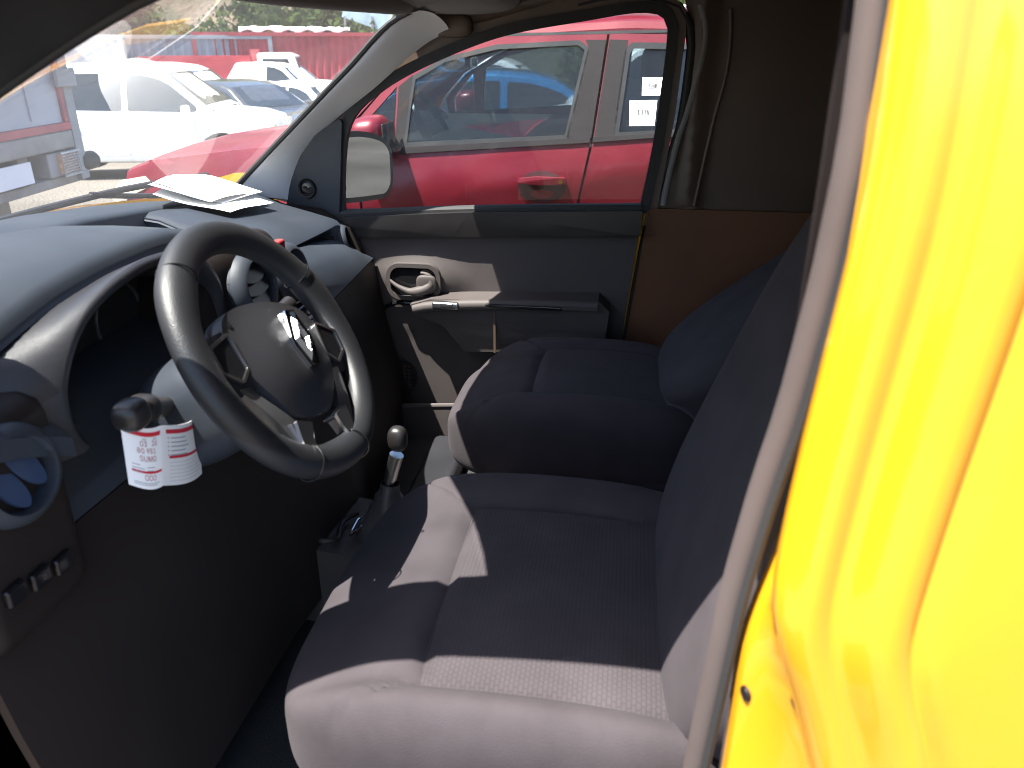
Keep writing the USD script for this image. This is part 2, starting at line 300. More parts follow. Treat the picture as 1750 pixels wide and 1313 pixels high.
class Shape:
    """Body: plan half width hw(y), deck height zt(y) (bonnet, belt, boot) and roof height zr(y)."""
    def __init__(s, ys, hw, zt, gy, gr, tum=.17, zb=.22):
        s.ys, s.hw_, s.zt_, s.gy, s.gr, s.tum, s.zb = ys, hw, zt, gy, gr, tum, zb
    def hw(s, y): return I(y, s.ys, s.hw_)
    def zt(s, y): return I(y, s.ys, s.zt_)
    def zr(s, y): return I(y, s.gy, s.gr)
    def side(s, y, z):
        """Half width of the cabin side at height z."""
        h = np.maximum(np.asarray(z)-s.zt(y), 0); return s.hw(y)*.955-h*s.tum/.45
    def lower(s, wheels, r, n=60):
        yy = np.sort(np.unique(np.r_[np.linspace(s.ys[0], s.ys[-1], n), s.ys])); rows = []
        for y in yy:
            w, zt, zb = s.hw(y), s.zt(y), s.zb+.10*(sm(.86, 1, abs(y)/s.ys[-1]))
            zt = max(zt, zb+.12)
            q = [(0, zb), (w*.86, zb), (w*.95, zb+.03), (w*.985, zb+.12), (w, zb+(zt-zb)*.5), (w*.985, zb+(zt-zb)*.75), (w*.955, zt-.035), (w*.93, zt-.008), (w*.86, zt+.006), (w*.5, zt+.022), (0, zt+.03)]
            q = q+[(-x, z) for x, z in q[-2:0:-1]]; rows.append([(x, y, z) for x, z in q])
        rows = np.array(rows); g = grid(rows, closed=True); n0, m0 = rows.shape[:2]
        v = np.vstack([g.vertices, rows[0].mean(0), rows[-1].mean(0)]); k = n0*m0; j = np.arange(m0); l = np.roll(j, -1)
        f = np.vstack([g.faces, np.stack([np.full(m0, k), j, l], 1)*1, np.stack([np.full(m0, k+1), k-m0+l, k-m0+j], 1)])
        g = trimesh.Trimesh(v, f, process=False); trimesh.repair.fix_winding(g); g = fix(g)
        mf = m3.Manifold(m3.Mesh(g.vertices.astype(np.float32), g.faces.astype(np.uint32)))
        for y in wheels:
            c = m3.Manifold.cylinder(4, r*1.13, r*1.13, 36).rotate((0, 90, 0)).translate((-2, y, r))
            inner = m3.Manifold.cube((2*s.hw(y)-.46, 2, 2), True).translate((0, y, r))
            mf = mf-(c-inner)
        return tm(mf)
    def cabin(s, y0, y1, n=40, tops=11):
        yy = np.linspace(y0, y1, n); rows = []
        for y in yy:
            zt, zr = s.zt(y)-.03, max(s.zr(y), s.zt(y)+.0); wb = s.hw(y)*.955; ws = s.side(y, zr-.05); q = [(wb, zt), (s.side(y, zt+.03), zt+.03)]
            q += [(s.side(y, z), z) for z in np.linspace(zt+.06, max(zr-.06, zt+.061), 5)]
            q += [(ws*.97, zr-.025), (ws*.88, zr), (ws*.5, zr+.015*min(1, (zr-zt)*4)), (0, zr+.02*min(1, (zr-zt)*4))]
            rows.append([(x, y, z) for x, z in q]+[(-x, y, z) for x, z in q[-2::-1]])
        return np.array(rows)
    def top(s, y0, y1, f=.86, n=14, off=.004):
        """A pane on the sloping front or rear of the cabin."""
        yy = np.linspace(y0, y1, n); rows = []
        for y in yy:
            zr = s.zr(y); w = s.side(y, zr-.05)*f
            rows.append([(x*w, y, zr+.013*(1-abs(x)**2)+off) for x in np.linspace(-1, 1, 9)])
        return np.array(rows)
    def window(s, poly, off=.004, sx=1, r=.03, t=.006):
        return panel(rpoly(poly, r), t, lambda u, v, w: np.stack([sx*(s.side(u, v)+off-t+w), u, v], -1), .12)
SUVS = Shape([-2.15, -2.05, -1.7, -1.0, 0, .95, 1.2, 1.75, 2.05, 2.18], [.70, .83, .88, .90, .90, .90, .89, .86, .76, .55], [.95, 1.0, 1.03, 1.02, 1.0, .98, 1.01, .96, .88, .62],
             [-2.12, -2.0, -1.75, -1.0, -.2, .35, .6, 1.25], [1.05, 1.25, 1.56, 1.65, 1.66, 1.62, 1.54, 1.02], .17, .28)
SEDAN = Shape([-2.2, -2.1, -1.75, -1.0, 0, .95, 1.2, 1.75, 2.05, 2.2], [.62, .80, .86, .87, .87, .87, .86, .84, .74, .5], [.82, .96, 1.0, .96, .93, .91, .94, .87, .79, .55],
              [-1.75, -1.45, -1.0, -.5, -.1, .3, .6, 1.25], [1.0, 1.17, 1.38, 1.45, 1.46, 1.43, 1.35, .94], .16, .2)
VAN = Shape([-2.1, -2.05, -1.7, -1.0, 0, .95, 1.3, 1.75, 2.0, 2.12], [.82, .87, .89, .90, .90, .90, .89, .85, .76, .55], [1.05, 1.08, 1.08, 1.08, 1.08, 1.06, 1.08, 1.0, .9, .62],
            [-2.09, -2.05, -1.95, -1.0, 0, .4, .65, 1.35], [1.2, 1.70, 1.80, 1.83, 1.82, 1.78, 1.68, 1.10], .13, .25)
def car(name, label, catn, S, paint, loc, rotz, group=None, kind='suv', glass='tinted_glass'):
    t = thing(name, label, catn, loc, rotz, group)
    wy = (-1.32, 1.36); r = .34 if kind != 'sedan' else .31
    body = obj('body', S.lower(wy, r), paint, t)
    y0, y1 = S.gy[0]+.02, S.gy[-1]-.02
    obj('cabin', fix(grid(S.cabin(y0, y1))), paint, t)
    yr0, yr1 = (S.gy[1], S.gy[2]-.03) if kind != 'sedan' else (S.gy[0]+.12, S.gy[2]-.06)
    obj('windscreen', solidgrid(S.top(S.gy[-2]-.02, S.gy[-1]-.10), .004), glass, t); obj('rear_window', solidgrid(S.top(yr0, yr1, .8), .004), glass, t)
    zb = lambda y: S.zt(y)+.035
    zt = lambda y: S.zr(y)-.10
    def poly(ya, yb): q = np.linspace(ya, yb, 9); return [(y, zb(y)) for y in q]+[(y, max(zt(y), zb(y)+.012)) for y in q[::-1]]
    panes = {'suv': [(.02, S.gy[-1]-.22), (-.88, -.06), (-1.72, -.98)], 'sedan': [(.02, S.gy[-1]-.26), (-.95, -.06), (-1.35, -1.02)], 'van': [(.10, S.gy[-1]-.2)]}[kind]
    for sx in (-1, 1):
        for ya, yb in panes: obj('window', S.window(poly(ya, yb), sx=sx), glass, t)
        for k, (ya, yb) in enumerate(((-.01, .98), (-.95, -.03)) if kind != 'van' else ((.02, 1.0),)):
            # door: a shallow raised skin
            zlo = .34 if kind != 'suv' else .40
            dp = rpoly([(ya, zlo), (yb, zlo), (yb, S.zt(yb)-.05), (ya, S.zt(ya)-.05)], .05)
            def fn(u, v, w, sx=sx):
                zt_, zb_ = S.zt(u), S.zb
                f = (v-zb_)/(zt_-zb_); wd = S.hw(u)*I(f, [0, .06, .16, .5, .75, .96], [.86, .95, .985, 1, .985, .955])
                return np.stack([sx*(wd+.007-.012+w), u, v], -1)
            dr = obj('door', panel(dp, .012, fn, .1), paint, t)
            hy = ya+.14; obj('handle', rbox((sx*(S.hw(hy)+.018), hy, S.zt(hy)-.16), (.03, .17, .028), .01), paint, dr)
        mr = obj('mirror', softbox((sx*(S.hw(.9)+.10), .92, S.zt(.9)+.07), (.2, .1, .15), 4, 8), paint, t)
        obj('headlight', softbox((sx*S.hw(1.95)*.80, S.ys[-1]-.17, S.zt(1.9)-.16), (.34, .26, .15), 4, 8), 'lamp_lens', t)
        obj('tail_light', softbox((sx*S.hw(-2.05)*.93, S.ys[0]+.05, S.zt(-2.05)-.12), (.2, .16, .3), 5, 6), 'tail_red', t)
        for y in wy: wheel(t, sx*(S.hw(y)-.11), y, r, .2, sx)
    obj('bumper', fix(softbox((0, S.ys[-1]-.10, .42), (1.45, .3, .26), 5, 10)), 'black_plastic' if kind != 'sedan' else paint, t)
    obj('grille', rbox((0, S.ys[-1]-.06, .62), (.8, .14, .10), .03), 'black_plastic', t)
    return t
def face(pos, left_turn=0):
    """Heading that shows a car's side with its nose to the right as seen from the van's door, turned towards the viewer by left_turn degrees."""
    az = math.atan2(pos[1], pos[0]+1.27); h = az-math.pi/2-math.radians(left_turn); return h-math.pi/2
def place(u, d): return toward(u, d)
def U(px):   # degrees left of straight across, for a distance noted from the photograph's width
    return math.degrees(YAW-math.atan((px-875)/1326))
p = place(U(285), 14.4); car('white_suv', 'white sport utility vehicle parked beyond the red bonnet, nearest of the white vehicles', 'suv', SUVS, 'white_paint', p, face(p, 20))
p = place(U(330), 18.6); car('white_van', 'white panel van with a high plain roof just behind the white sport utility vehicle', 'van', VAN, 'white_paint', p, face(p, 25), kind='van')
p = place(U(432), 17.2); car('dark_sedan', 'dark sedan with a large shiny windscreen between the white sport utility vehicle and white sedans', 'car', SEDAN, 'dark_paint', p, face(p, 48), kind='sedan')
G = 'white sedans in the far row'
p = place(U(468), 22.5); s0 = car('white_sedan', 'white sedan parked left of the other white sedan, in front of the white truck cab', 'car', SEDAN, 'white_paint', p, face(p, 40), G, kind='sedan')
p = place(U(555), 19.5); copy_of(s0, p, face(p, 48), 'white sedan partly hidden by the grey windscreen pillar trim', 'car', G)
p = place(U(500), 28); car('long_van', 'white van roof with long white side seen behind the two white sedans', 'van', VAN, 'white_paint', p, face(p, 30), kind='van')
p = place(U(870), 10.0)
car('blue_sedan', 'bright blue sedan seen through the windows of the red hatchback', 'car', SEDAN, 'blue_paint', p, face(p, 3), kind='sedan')
p = place(U(835), 16.0); car('white_minivan', 'white van with pale roof behind the blue sedan', 'van', VAN, 'white_paint', p, face(p, 10), kind='van')
p = place(U(1150), 9.5); car('parked_van', 'white van seen through the rear window of the red hatchback behind its papers', 'van', VAN, 'white_paint', p, face(p, 170), kind='van')

# truck cab in front of the containers
def cab_truck(u, d, turn):
    p = place(u, d); t = thing('white_truck', 'white truck cab with a dark side window and red cargo bed before the containers', 'truck', p, face(p, turn))
    cab = rpoly([(1.0, .55), (2.35, .55), (2.4, 1.1), (2.15, 2.0), (1.9, 2.1), (1.0, 2.1)], .08)
    b = obj('cab', panel(cab, 1.8, lambda u, v, w: np.stack([w-.9, u, v], -1), .4), 'white_paint', t)
    for s in (-1, 1):
        obj('window', panel(rpoly([(1.15, 1.3), (2.1, 1.3), (1.95, 1.92), (1.15, 1.92)], .05), .02, lambda u, v, w: np.stack([s*(.895+w), u, v], -1), .4), 'tinted_glass', t)
        for y in (1.6, -1.3): wheel(t, s*.82, y, .42, .24, s)
    obj('windscreen', solidgrid([[(-.75, 2.4, 1.25), (.75, 2.4, 1.25)], [(-.7, 2.19, 1.95), (.7, 2.19, 1.95)]], .01), 'tinted_glass', t)
    obj('cargo_bed', cat([bx((-1, -2.6, .75), (1, .85, .95)), bx((-1, -2.6, .95), (-.95, .85, 2.0)), bx((.95, -2.6, .95), (1, .85, 2.0)), bx((-1, .80, .95), (1, .85, 2.2))]), 'container_red', t)
cab_truck(U(430), 29, 10)

# containers with corrugated sides, goods stacked on their tops
def container(name, label, u, d, L, paint, z0=0, H=2.6, turn=0, group=None, doors=False):
    p = place(u, d); p[2] += z0; t = thing(name, label, 'container', p, face(p, turn), group)
    n = int(L/.28); yy = np.linspace(-L/2+.12, L/2-.12, n*4+1); k = np.arange(len(yy)) % 4; dep = np.where((k == 0) | (k == 1), 0, .035)
    for sx in (-1, 1):
        g = np.array([[(sx*(1.2-e), y, z) for z in (.14, H-.12)] for y, e in zip(yy, dep)]); obj('side_wall', solidgrid(g, .006), paint, t, smooth=False)
    for sx in (-1, 1):
        for y in (-L/2+.06, L/2-.06): obj('corner_post', bx((sx*1.22-.06, y-.07, 0), (sx*1.22+.06, y+.07, H)), paint, t)
        obj('rail', bx((sx*1.21-.05, -L/2+.13, H-.13), (sx*1.21+.05, L/2-.13, H-.002)), paint, t); obj('rail', bx((sx*1.21-.05, -L/2+.13, 0.002), (sx*1.21+.05, L/2-.13, .15)), paint, t)
    obj('roof', bx((-1.16, -L/2+.1, H-.05), (1.16, L/2-.1, H-.03)), paint, t)
    for s in (-1, 1): obj('end_wall', bx((-1.16, s*(L/2-.08), .05), (1.16, s*(L/2-.05), H-.06)), paint, t)
    if doors:
        for s in (-1, 1): obj('door_panel', bx((s*.9-1.17-.9*s-.06, -1.1*(s < 0)+.03, .2), (-1.245, 1.1*(s > 0)-.03, H-.2)), paint, t)
    return t
container('grey_container', 'long grey metal container behind the white van, left of the red containers', U(310), 33, 8.2, 'container_grey', z0=.05, turn=4)
container('red_container', 'red metal container right of the grey one, its top under white sheets', U(545), 33, 7.6, 'container_red', z0=.15, turn=-4, group=None)
container('white_container', 'white container at the far left behind the box truck corner', U(120), 31, 5.5, 'container_white', z0=.0, turn=8)
container('dull_red_container', 'low dull red container seen between the grey one and the red one', U(440), 36.5, 6, 'container_red', z0=-.1)
for k, (u, d, L, lab) in enumerate(((U(535), 33, 3.9, 'crumpled white sheeting heaped along the top of the red container'), (U(450), 36.5, 3.6, 'pale pink sheeting lying on the dull red container'))):
    p = place(u, d); y = np.linspace(-L/2, L/2, 40); q = np.linspace(-1, 1, 9)
    hgt = meshkit.fbm(np.stack([y*1.7, y*0+k, y*0], -1), 4, 2)
    g = np.array([[(c*1.1, b, 2.62+.08+.12*h*(1-c**4)+.05*math.sin(9*b+4*c)) for c in q] for b, h in zip(y, hgt)])
    t = thing('white_sheeting', lab, 'sheeting', (p[0], p[1], p[2]+(.15, -.1)[k]), face(p, (-4, 0)[k]))
    obj('sheet', solidgrid(g, -.07, (0, 0, 1)), 'tarp', t)
# hoarding on the hill
p = toward(U(640), 52); t = thing('hoarding', 'pale blue and white hoarding leaning on the hillside, top of the windscreen', 'hoarding', (p[0], p[1], 1.4), face(p, 0))
bd = obj('board', rotm(bx((-.05, -1.5, 1.15), (.05, 1.3, 2.35)), (1, 0, 0), -18), 'hoarding', t)
for k in range(4): obj('panel', rotm(bx((-.065, -1.3+.62*k, 1.3+.1*(k % 2)), (-.052, -.8+.62*k, 2.0)), (1, 0, 0), -18), 'sticker', t)
for y in (-.9, .7): obj('post', bx((.06, y-.06, -1.5), (.16, y+.06, 1.6)), 'truck_grey', t)

# ------------------------------------------------------------------ red hatchback beside the van (own coordinates, nose along +y)
t = thing('red_hatchback', 'dusty red hatchback parked alongside, seen through the passenger window', 'car', (2.43, .43, 0), 0)
RED = Shape([-1.80, -1.72, -1.4, -.8, 0, .7, 1.15, 1.5, 1.72, 1.83], [.66, .76, .80, .80, .80, .80, .79, .70, .58, .40], [1.0, 1.08, 1.10, 1.09, 1.06, 1.04, 1.045, 1.00, .93, .70],
            [-1.72, -1.55, -1.2, -.4, 0, .13, .30, .48, .61, .95], [1.1, 1.36, 1.49, 1.515, 1.495, 1.47, 1.40, 1.30, 1.19, 1.05], .12, .2)
body = obj('body', RED.lower((-1.2, 1.18), .29), 'red_paint', t)
belt = lambda y: 1.09-.07*y
def xs(y, z):
    zc = .966-.132*y; dz = z-zc; y = np.asarray(y)
    x = -.85+np.where(dz > 0, .22*dz, -.13*dz)+.12*np.maximum(0, z-belt(y))+.3*np.maximum(0, y-.77)**2+.18*np.maximum(0, .5-z)+.1*np.maximum(0, -1.2-y)**2
    return x
def skin(sx, t_, off=0.0): return lambda u, v, w: np.stack([sx*(xs(u, v)+off+t_-w), u, v], -1)
arch = lambda y: Point(y, .29).buffer(.34, 24)
fender = Polygon([(.575, .24), (1.78, .24), (1.86, .5), (1.80, .74), (1.55, .985), (1.10, 1.05), (.64, 1.10), (.575, 1.06)]).difference(arch(1.18)).buffer(-.015).buffer(.015)
wtop = [(.403, 1.082), (.392, 1.202), (.376, 1.317), (.259, 1.38), (.066, 1.423), (-.228, 1.437), (-.262, 1.415), (-.204, 1.119)]
glass_f = rpoly(wtop, .012)
door_f = Polygon([(.565, .27), (.565, 1.04), (.585, 1.05), (.60, 1.15), (.479, 1.281), (.303, 1.38), (.132, 1.449), (.026, 1.466), (-.247, 1.466), (-.325, 1.462), (-.285, 1.10), (-.243, .88), (-.24, .27)]).difference(glass_f).difference(Polygon([(.56, 1.07), (.555, 1.16), (.435, 1.285), (.44, 1.075)])).buffer(-.006).buffer(.006)
rw = rpoly([(-.367, 1.125), (-.392, 1.40), (-.41, 1.43), (-.80, 1.425), (-.95, 1.36), (-1.02, 1.17)], .02)
door_r = Polygon([(-.249, .27), (-.252, .88), (-.294, 1.10), (-.334, 1.462), (-.85, 1.455), (-1.0, 1.40), (-1.10, 1.16), (-1.05, .95), (-.90, .62), (-.87, .27)]).difference(rw).buffer(-.006).buffer(.006)
quarter = Polygon([(-.88, .27), (-.91, .62), (-1.06, .95), (-1.11, 1.16), (-1.01, 1.41), (-1.1, 1.44), (-1.5, 1.38), (-1.70, 1.12), (-1.76, .95), (-1.78, .5), (-1.74, .27)]).difference(arch(-1.2)).buffer(-.01).buffer(.01)
for sx in (1, -1):
    obj('fender', panel(fender, .022, skin(sx, .02), .06), 'red_paint', t)
    df = obj('door', panel(door_f, .022, skin(sx, .02), .05), 'red_paint', t)
    dr = obj('door', panel(door_r, .022, skin(sx, .02), .05), 'red_paint', t)
    obj('quarter_panel', panel(quarter, .022, skin(sx, .02), .06), 'red_paint', t)
    # grey pillar films, belt strips, glass and its black surround
    obj('pillar_film', panel(rpoly([(-.200, 1.122), (-.262, 1.42), (-.250, 1.442), (-.322, 1.442), (-.288, 1.122)], .001), .002, skin(sx, -.0015), .05), 'grey_pillar', df)
    obj('pillar_film', panel(rpoly([(-.299, 1.125), (-.334, 1.443), (-.398, 1.441), (-.370, 1.125)], .001), .002, skin(sx, -.0015), .05), 'grey_pillar', dr)
    obj('belt_strip', panel(Polygon([(.425, 1.055), (.403, 1.08), (-.21, 1.121), (-.285, 1.127), (-.284, 1.109)]), .012, skin(sx, .002), .05), 'grey_pillar', df)
    obj('belt_strip', panel(Polygon([(-.296, 1.128), (-.50, 1.142), (-1.03, 1.19), (-1.05, 1.165), (-.488, 1.127), (-.294, 1.11)]), .012, skin(sx, .002), .05), 'grey_pillar', dr)
    obj('window_seal', panel(glass_f.buffer(.004).difference(glass_f.buffer(-.012)), .016, skin(sx, .0125), .05), 'black_plastic', df)
    obj('window_seal', panel(rw.buffer(.004).difference(rw.buffer(-.016)), .016, skin(sx, .0125), .05), 'black_plastic', dr)
    obj('window', panel(glass_f.buffer(-.004), .003, skin(sx, .010), .2), 'car_glass', df)
    obj('window', panel(rw.buffer(-.004), .003, skin(sx, .010), .2), 'car_glass', dr)
    qw = rpoly([(.55, 1.08), (.545, 1.155), (.44, 1.27), (.445, 1.085)], .006)
    obj('quarter_window', panel(qw, .003, skin(sx, .008), .2), 'car_glass', df)
    obj('window_bar', panel(Polygon([(.435, 1.07), (.428, 1.285), (.376, 1.325), (.404, 1.08)]), .01, skin(sx, .006), .05), 'grey_pillar', df)
    for dd, yc, zc in ((df, -.118, .955), (dr, -.83, 1.05)):
        cup = Point(0, 0).buffer(1, 24); cup = affinity.translate(affinity.scale(cup, .088, .058), yc, zc-.003)
        obj('handle_cup', panel(cup, .004, skin(sx, .0), .03), 'dark_red', dd)
        gp = rpoly([(yc+.088, zc+.012), (yc+.085, zc+.028), (yc+.02, zc+.036), (yc-.085, zc+.034), (yc-.09, zc+.012), (yc, zc+.008)], .006)
        obj('handle', panel(gp, .03, skin(sx, .004), .02), 'red_paint', dd)
        obj('handle_dish', panel(affinity.translate(affinity.scale(Point(0, 0).buffer(1, 16), .042, .016), yc, zc-.028), .006, skin(sx, .0), .02), 'red_paint', dd)
        obj('lock', panel(Point(yc-.07, zc+.022).buffer(.008), .004, skin(sx, -.027), .02), 'chrome', dd)
    mir = softbox((0, 0, 0), (.20, .135, .155), 3.0, 14); v = mir.vertices; v[:, 1] += .25*np.abs(v[:, 0])*0; v[:, 2] -= .12*v[:, 1]; mir.vertices = v
    ms = obj('mirror', move(mir, (sx*-.895, .50, 1.118)), 'red_paint', t)
    obj('mirror_foot', rbox((sx*-.80, .52, 1.065), (.12, .07, .045), .015), 'black_plastic', ms)
    obj('mirror_glass', rbox((sx*-.895, .431, 1.118), (.15, .006, .11), .003), 'mirror', ms)
    hl = rpoly([(1.875, .80), (1.76, .885), (1.56, .925), (1.53, .89), (1.64, .85), (1.80, .79)], .012)
    obj('headlight', panel(hl, .03, skin(sx, .018), .03), 'lamp_lens', t)
    obj('tail_light', panel(rpoly([(-1.62, .88), (-1.60, 1.12), (-1.71, 1.12), (-1.77, .88)], .02), .03, skin(sx, .015), .05), 'tail_red', t)
    for y in (-1.2, 1.18): wheel(t, sx*.73, y, .29, .175, sx)
    obj('roof_rail', tube([(sx*-.63, .0, 1.505), (sx*-.63, -.08, 1.535), (sx*-.63, -.7, 1.545), (sx*-.62, -1.15, 1.53), (sx*-.61, -1.25, 1.49)], .011, 10, sub=3), 'satin_metal', t)
    for y in (-.07, -1.15): obj('rail_foot', rbox((sx*-.63, y, 1.515), (.03, .08, .03), .01), 'black_plastic', t)
    obj('door_seal', panel(Polygon([(.10, 1.456), (-.6, 1.469), (-.6, 1.472), (.10, 1.459)]).buffer(.003), .004, skin(sx, .0015), .05), 'black_plastic', t)
# roof with its drip rails, windscreen, tailgate
rows = []
for y in np.linspace(.14, -1.5, 30):
    z = RED.zr(y); w = -xs(y, min(z, 1.465))-.006
    rows.append([(sx_*w*f, y, z+dz) for sx_, f, dz in ((-1, 1, -.035), (-1, .985, -.012), (-1, .93, .006), (-1, .6, .03), (1, 0, .04), (1, .6, .03), (1, .93, .006), (1, .985, -.012), (1, 1, -.035))])
obj('roof', solidgrid(rows, .02, (0, 0, -1)), 'red_paint', t)
ws = np.array([[(f*(-xs(y, z)-.05), y+.02*(1-f*f), z) for f in np.linspace(-1, 1, 9)] for y, z in ((.93, 1.06), (.61, 1.225), (.35, 1.36), (.13, 1.455))])
obj('windscreen', solidgrid(ws, .005), 'car_glass', t)
for sx in (1, -1):
    obj('roof_pillar', panel(Polygon([(.64, 1.09), (.605, 1.16), (.479, 1.287), (.303, 1.388), (.132, 1.457), (.08, 1.475), (.13, 1.475), (.34, 1.40), (.52, 1.30), (.66, 1.20), (.93, 1.06)]), .05, skin(sx, .05), .05), 'red_paint', t)
tg = np.array([[(f*.62, y, z) for f in np.linspace(-1, 1, 7)] for y, z in ((-1.74, 1.08), (-1.62, 1.34), (-1.46, 1.45))])
obj('rear_window', solidgrid(tg, .006), 'car_glass', t)
obj('front_bumper', softbox((0, 1.66, .42), (1.2, .42, .36), 4, 12), 'red_paint', t); obj('grille', rbox((0, 1.80, .62), (.62, .12, .1), .03), 'gloss_black', t)
# inside
ins = obj('dashboard', softbox((0, .72, 1.0), (1.34, .46, .24), 4, 12), 'dark_plastic', t)
obj('parcel_deck', bx((-.74, -1.6, 1.075), (.74, .9, 1.08)), 'carpet', t)
st = obj('steering_wheel', frame(rotm(trimesh.creation.torus(.165, .016, 28, 10), (1, 0, 0), 0), (-.34, .40, 1.10), (1, 0, 0), (0, math.sin(.5), math.cos(.5)), (0, -math.cos(.5), math.sin(.5))), 'gloss_black', t)
obj('hub', frame(rbox((0, 0, -.01), (.28, .07, .03), .012), (-.34, .40, 1.10), (1, 0, 0), (0, math.sin(.5), math.cos(.5)), (0, -math.cos(.5), math.sin(.5))), 'black_plastic', st)
for sx in (-1, 1):
    sb = obj('seat', rotm(softbox((sx*.34, -.40, 1.02), (.44, .16, .44), 4, 10), (1, 0, 0), -14, (0, -.4, .8)), 'carpet', t); obj('headrest', softbox((sx*.34, -.50, 1.33), (.25, .09, .17), 3.5, 10), 'carpet', sb)
obj('rear_seat', softbox((0, -1.2, 1.0), (1.3, .2, .5), 5, 10), 'carpet', t)
obj('rear_view_mirror', softbox((.0, .30, 1.36), (.22, .03, .06), 4, 8), 'gloss_black', t)
for sx in (1,):
    for k, q in enumerate(([(-.455, 1.322), (-.527, 1.322), (-.523, 1.264), (-.457, 1.263)], [(-.416, 1.247), (-.511, 1.249), (-.507, 1.166), (-.419, 1.164)])):
        pp = thing('paper_notice', ('smaller white barcode paper, upper one on the red hatchback rear window', 'larger white barcode paper, lower one on the red hatchback rear window')[k], 'paper', (2.43, .43, 0), 0)
        obj('sheet', panel(Polygon(q), .0012, skin(sx, .0075), .05), 'sticker', pp)
        (ya, za), (yb, zb) = q[0], q[2]; w_, h_ = ya-yb, za-zb
        def mark(y0, z0, y1, z1): return panel(sbox(min(y0, y1), min(z0, z1), max(y0, y1), max(z0, z1)), .0006, skin(sx, .0058), .05)
        bars = []; rg = np.random.default_rng(8+k); y = ya-.28*w_
        while y > ya-.74*w_:
            b = w_*rg.choice([.012, .02, .03]); bars.append(mark(y, za-.36*h_, y-b, za-.58*h_)); y -= b+w_*rg.choice([.01, .018, .025])
        obj('barcode', cat(bars), 'ink_black', pp)
        obj('print', cat([mark(ya-.18*w_, za-.10*h_, ya-.82*w_, za-.125*h_), mark(ya-.30*w_, za-.25*h_, ya-.55*w_, za-.31*h_), mark(ya-.56*w_, za-.26*h_, ya-.72*w_, za-.30*h_), mark(ya-.36*w_, za-.60*h_, ya-.68*w_, za-.63*h_)]+[mark(ya-.05*w_, za-(.66+.055*i)*h_, ya-(.2+.05*(i % 3))*w_, za-(.675+.055*i)*h_) for i in range(5)]), 'ink_grey', pp)
        for nm_ in ('barcode', 'print'): tag(f'{pp}/{nm_}', kind='stuff')

# ------------------------------------------------------------------ box truck at the left
A0 = toward(U(163), 6.15); B0 = toward(U(-60), 5.1)
dx = (B0-A0)[:2]; dx /= np.linalg.norm(dx); nx = np.array([dx[1], -dx[0]]);
if nx@(A0[:2]+np.array([1.27, 0])) < 0: nx = -nx
tr = thing('box_truck', 'white box truck at the left with red band and caged tail light', 'truck', (A0[0], A0[1], 0))
e1, e2 = np.array([dx[0], dx[1], 0]), np.array([nx[0], nx[1], 0]); O3 = np.array([A0[0], A0[1], 0.0])
def TB(a, b): return frame(bx(a, b), O3, e1, e2, (0, 0, 1))      # x along the tail, y forward into the truck
def TR(a, b, r): a, b = np.array(a, float), np.array(b, float); return frame(rbox((a+b)/2, np.abs(b-a), r), O3, e1, e2, (0, 0, 1))
zt = .45
obj('tail_panel', TB((.12, .0, .968), (2.3, .05, 2.6)), 'truck_white', tr)
for k in range(4): obj('panel_rib', TB((.46+.45*k, -.012, 1.0), (.475+.45*k, -.001, 2.55)), 'truck_white', tr)
obj('red_band', TB((.10, -.03, .922), (2.3, .02, .966)), 'truck_red', tr)
obj('tail_beam', TR((.097, -.03, .808), (2.3, .10, .919), .012), 'truck_beam', tr)
pst = obj('corner_post', TB((.0, -.03, .60), (.095, .12, 2.55)), 'truck_grey', tr)
obj('post_strip', TB((.097, -.022, .97), (.135, .03, 2.55)), 'truck_red', tr)
obj('hinge_plate', TR((-.03, -.06, 1.18), (.19, -.032, 1.29), .008), 'truck_grey', tr)
obj('lower_rail', TR((.0, .0, .585), (2.3, .10, .645), .01), 'truck_beam', tr)
lb = obj('tail_light_box', TR((.10, -.02, .65), (.42, .14, .80), .01), 'truck_grey', tr)
obj('lens', TB((.12, -.035, .665), (.32, -.021, .785)), 'lamp_orange', lb)
cg = [TB((.115+.018*i, -.052, .655), (.119+.018*i, -.048, .792)) for i in range(12)]+[TB((.112, -.057, .658+.0163*i), (.325, -.053, .662+.0163*i)) for i in range(9)]
obj('wire_cage', cat(cg+[TB((.105, -.06, .648), (.335, -.045, .656)), TB((.105, -.06, .792), (.335, -.045, .80))]), 'satin_metal', lb)
obj('rubber_buffer', frame(rotm(lathe([(0, -.09), (.05, -.09), (.06, -.07), (.06, .06), (.045, .09), (0, .09)], 24), (0, 1, 0), 90), O3+e1*-.05+np.array([0, 0, .70]), e1, e2, (0, 0, 1)), 'rubber', tr)
obj('number_board', TB((.60, -.02, .655), (.98, -.005, .78)), 'sticker', tr); obj('cardboard', TB((.50, .06, .655), (.60, .10, .79)), 'truck_beam', tr)
obj('mud_flap', TB((.34, .35, .12), (.50, .36, .58)), 'beige_plastic', tr)
tw = obj('wheel', frame(rotm(lathe([(.22, -.13), (.40, -.13), (.44, -.09), (.44, .09), (.40, .13), (.22, .13), (.22, -.13)], 32), (0, 1, 0), 90), O3+e1*.85+e2*1.0+np.array([0, 0, .44]), e1, e2, (0, 0, 1)), 'tyre', tr)
obj('wheel', frame(rotm(lathe([(.22, -.13), (.40, -.13), (.44, -.09), (.44, .09), (.40, .13), (.22, .13), (.22, -.13)], 32), (0, 1, 0), 90), O3+e1*2.1+e2*1.0+np.array([0, 0, .44]), e1, e2, (0, 0, 1)), 'tyre', tr)
obj('box_body', TB((.02, .13, .90), (2.3, 4.2, 2.6)), 'truck_white', tr); obj('chassis', TB((.5, .15, .60), (1.9, 5.5, .80)), 'black_plastic', tr)

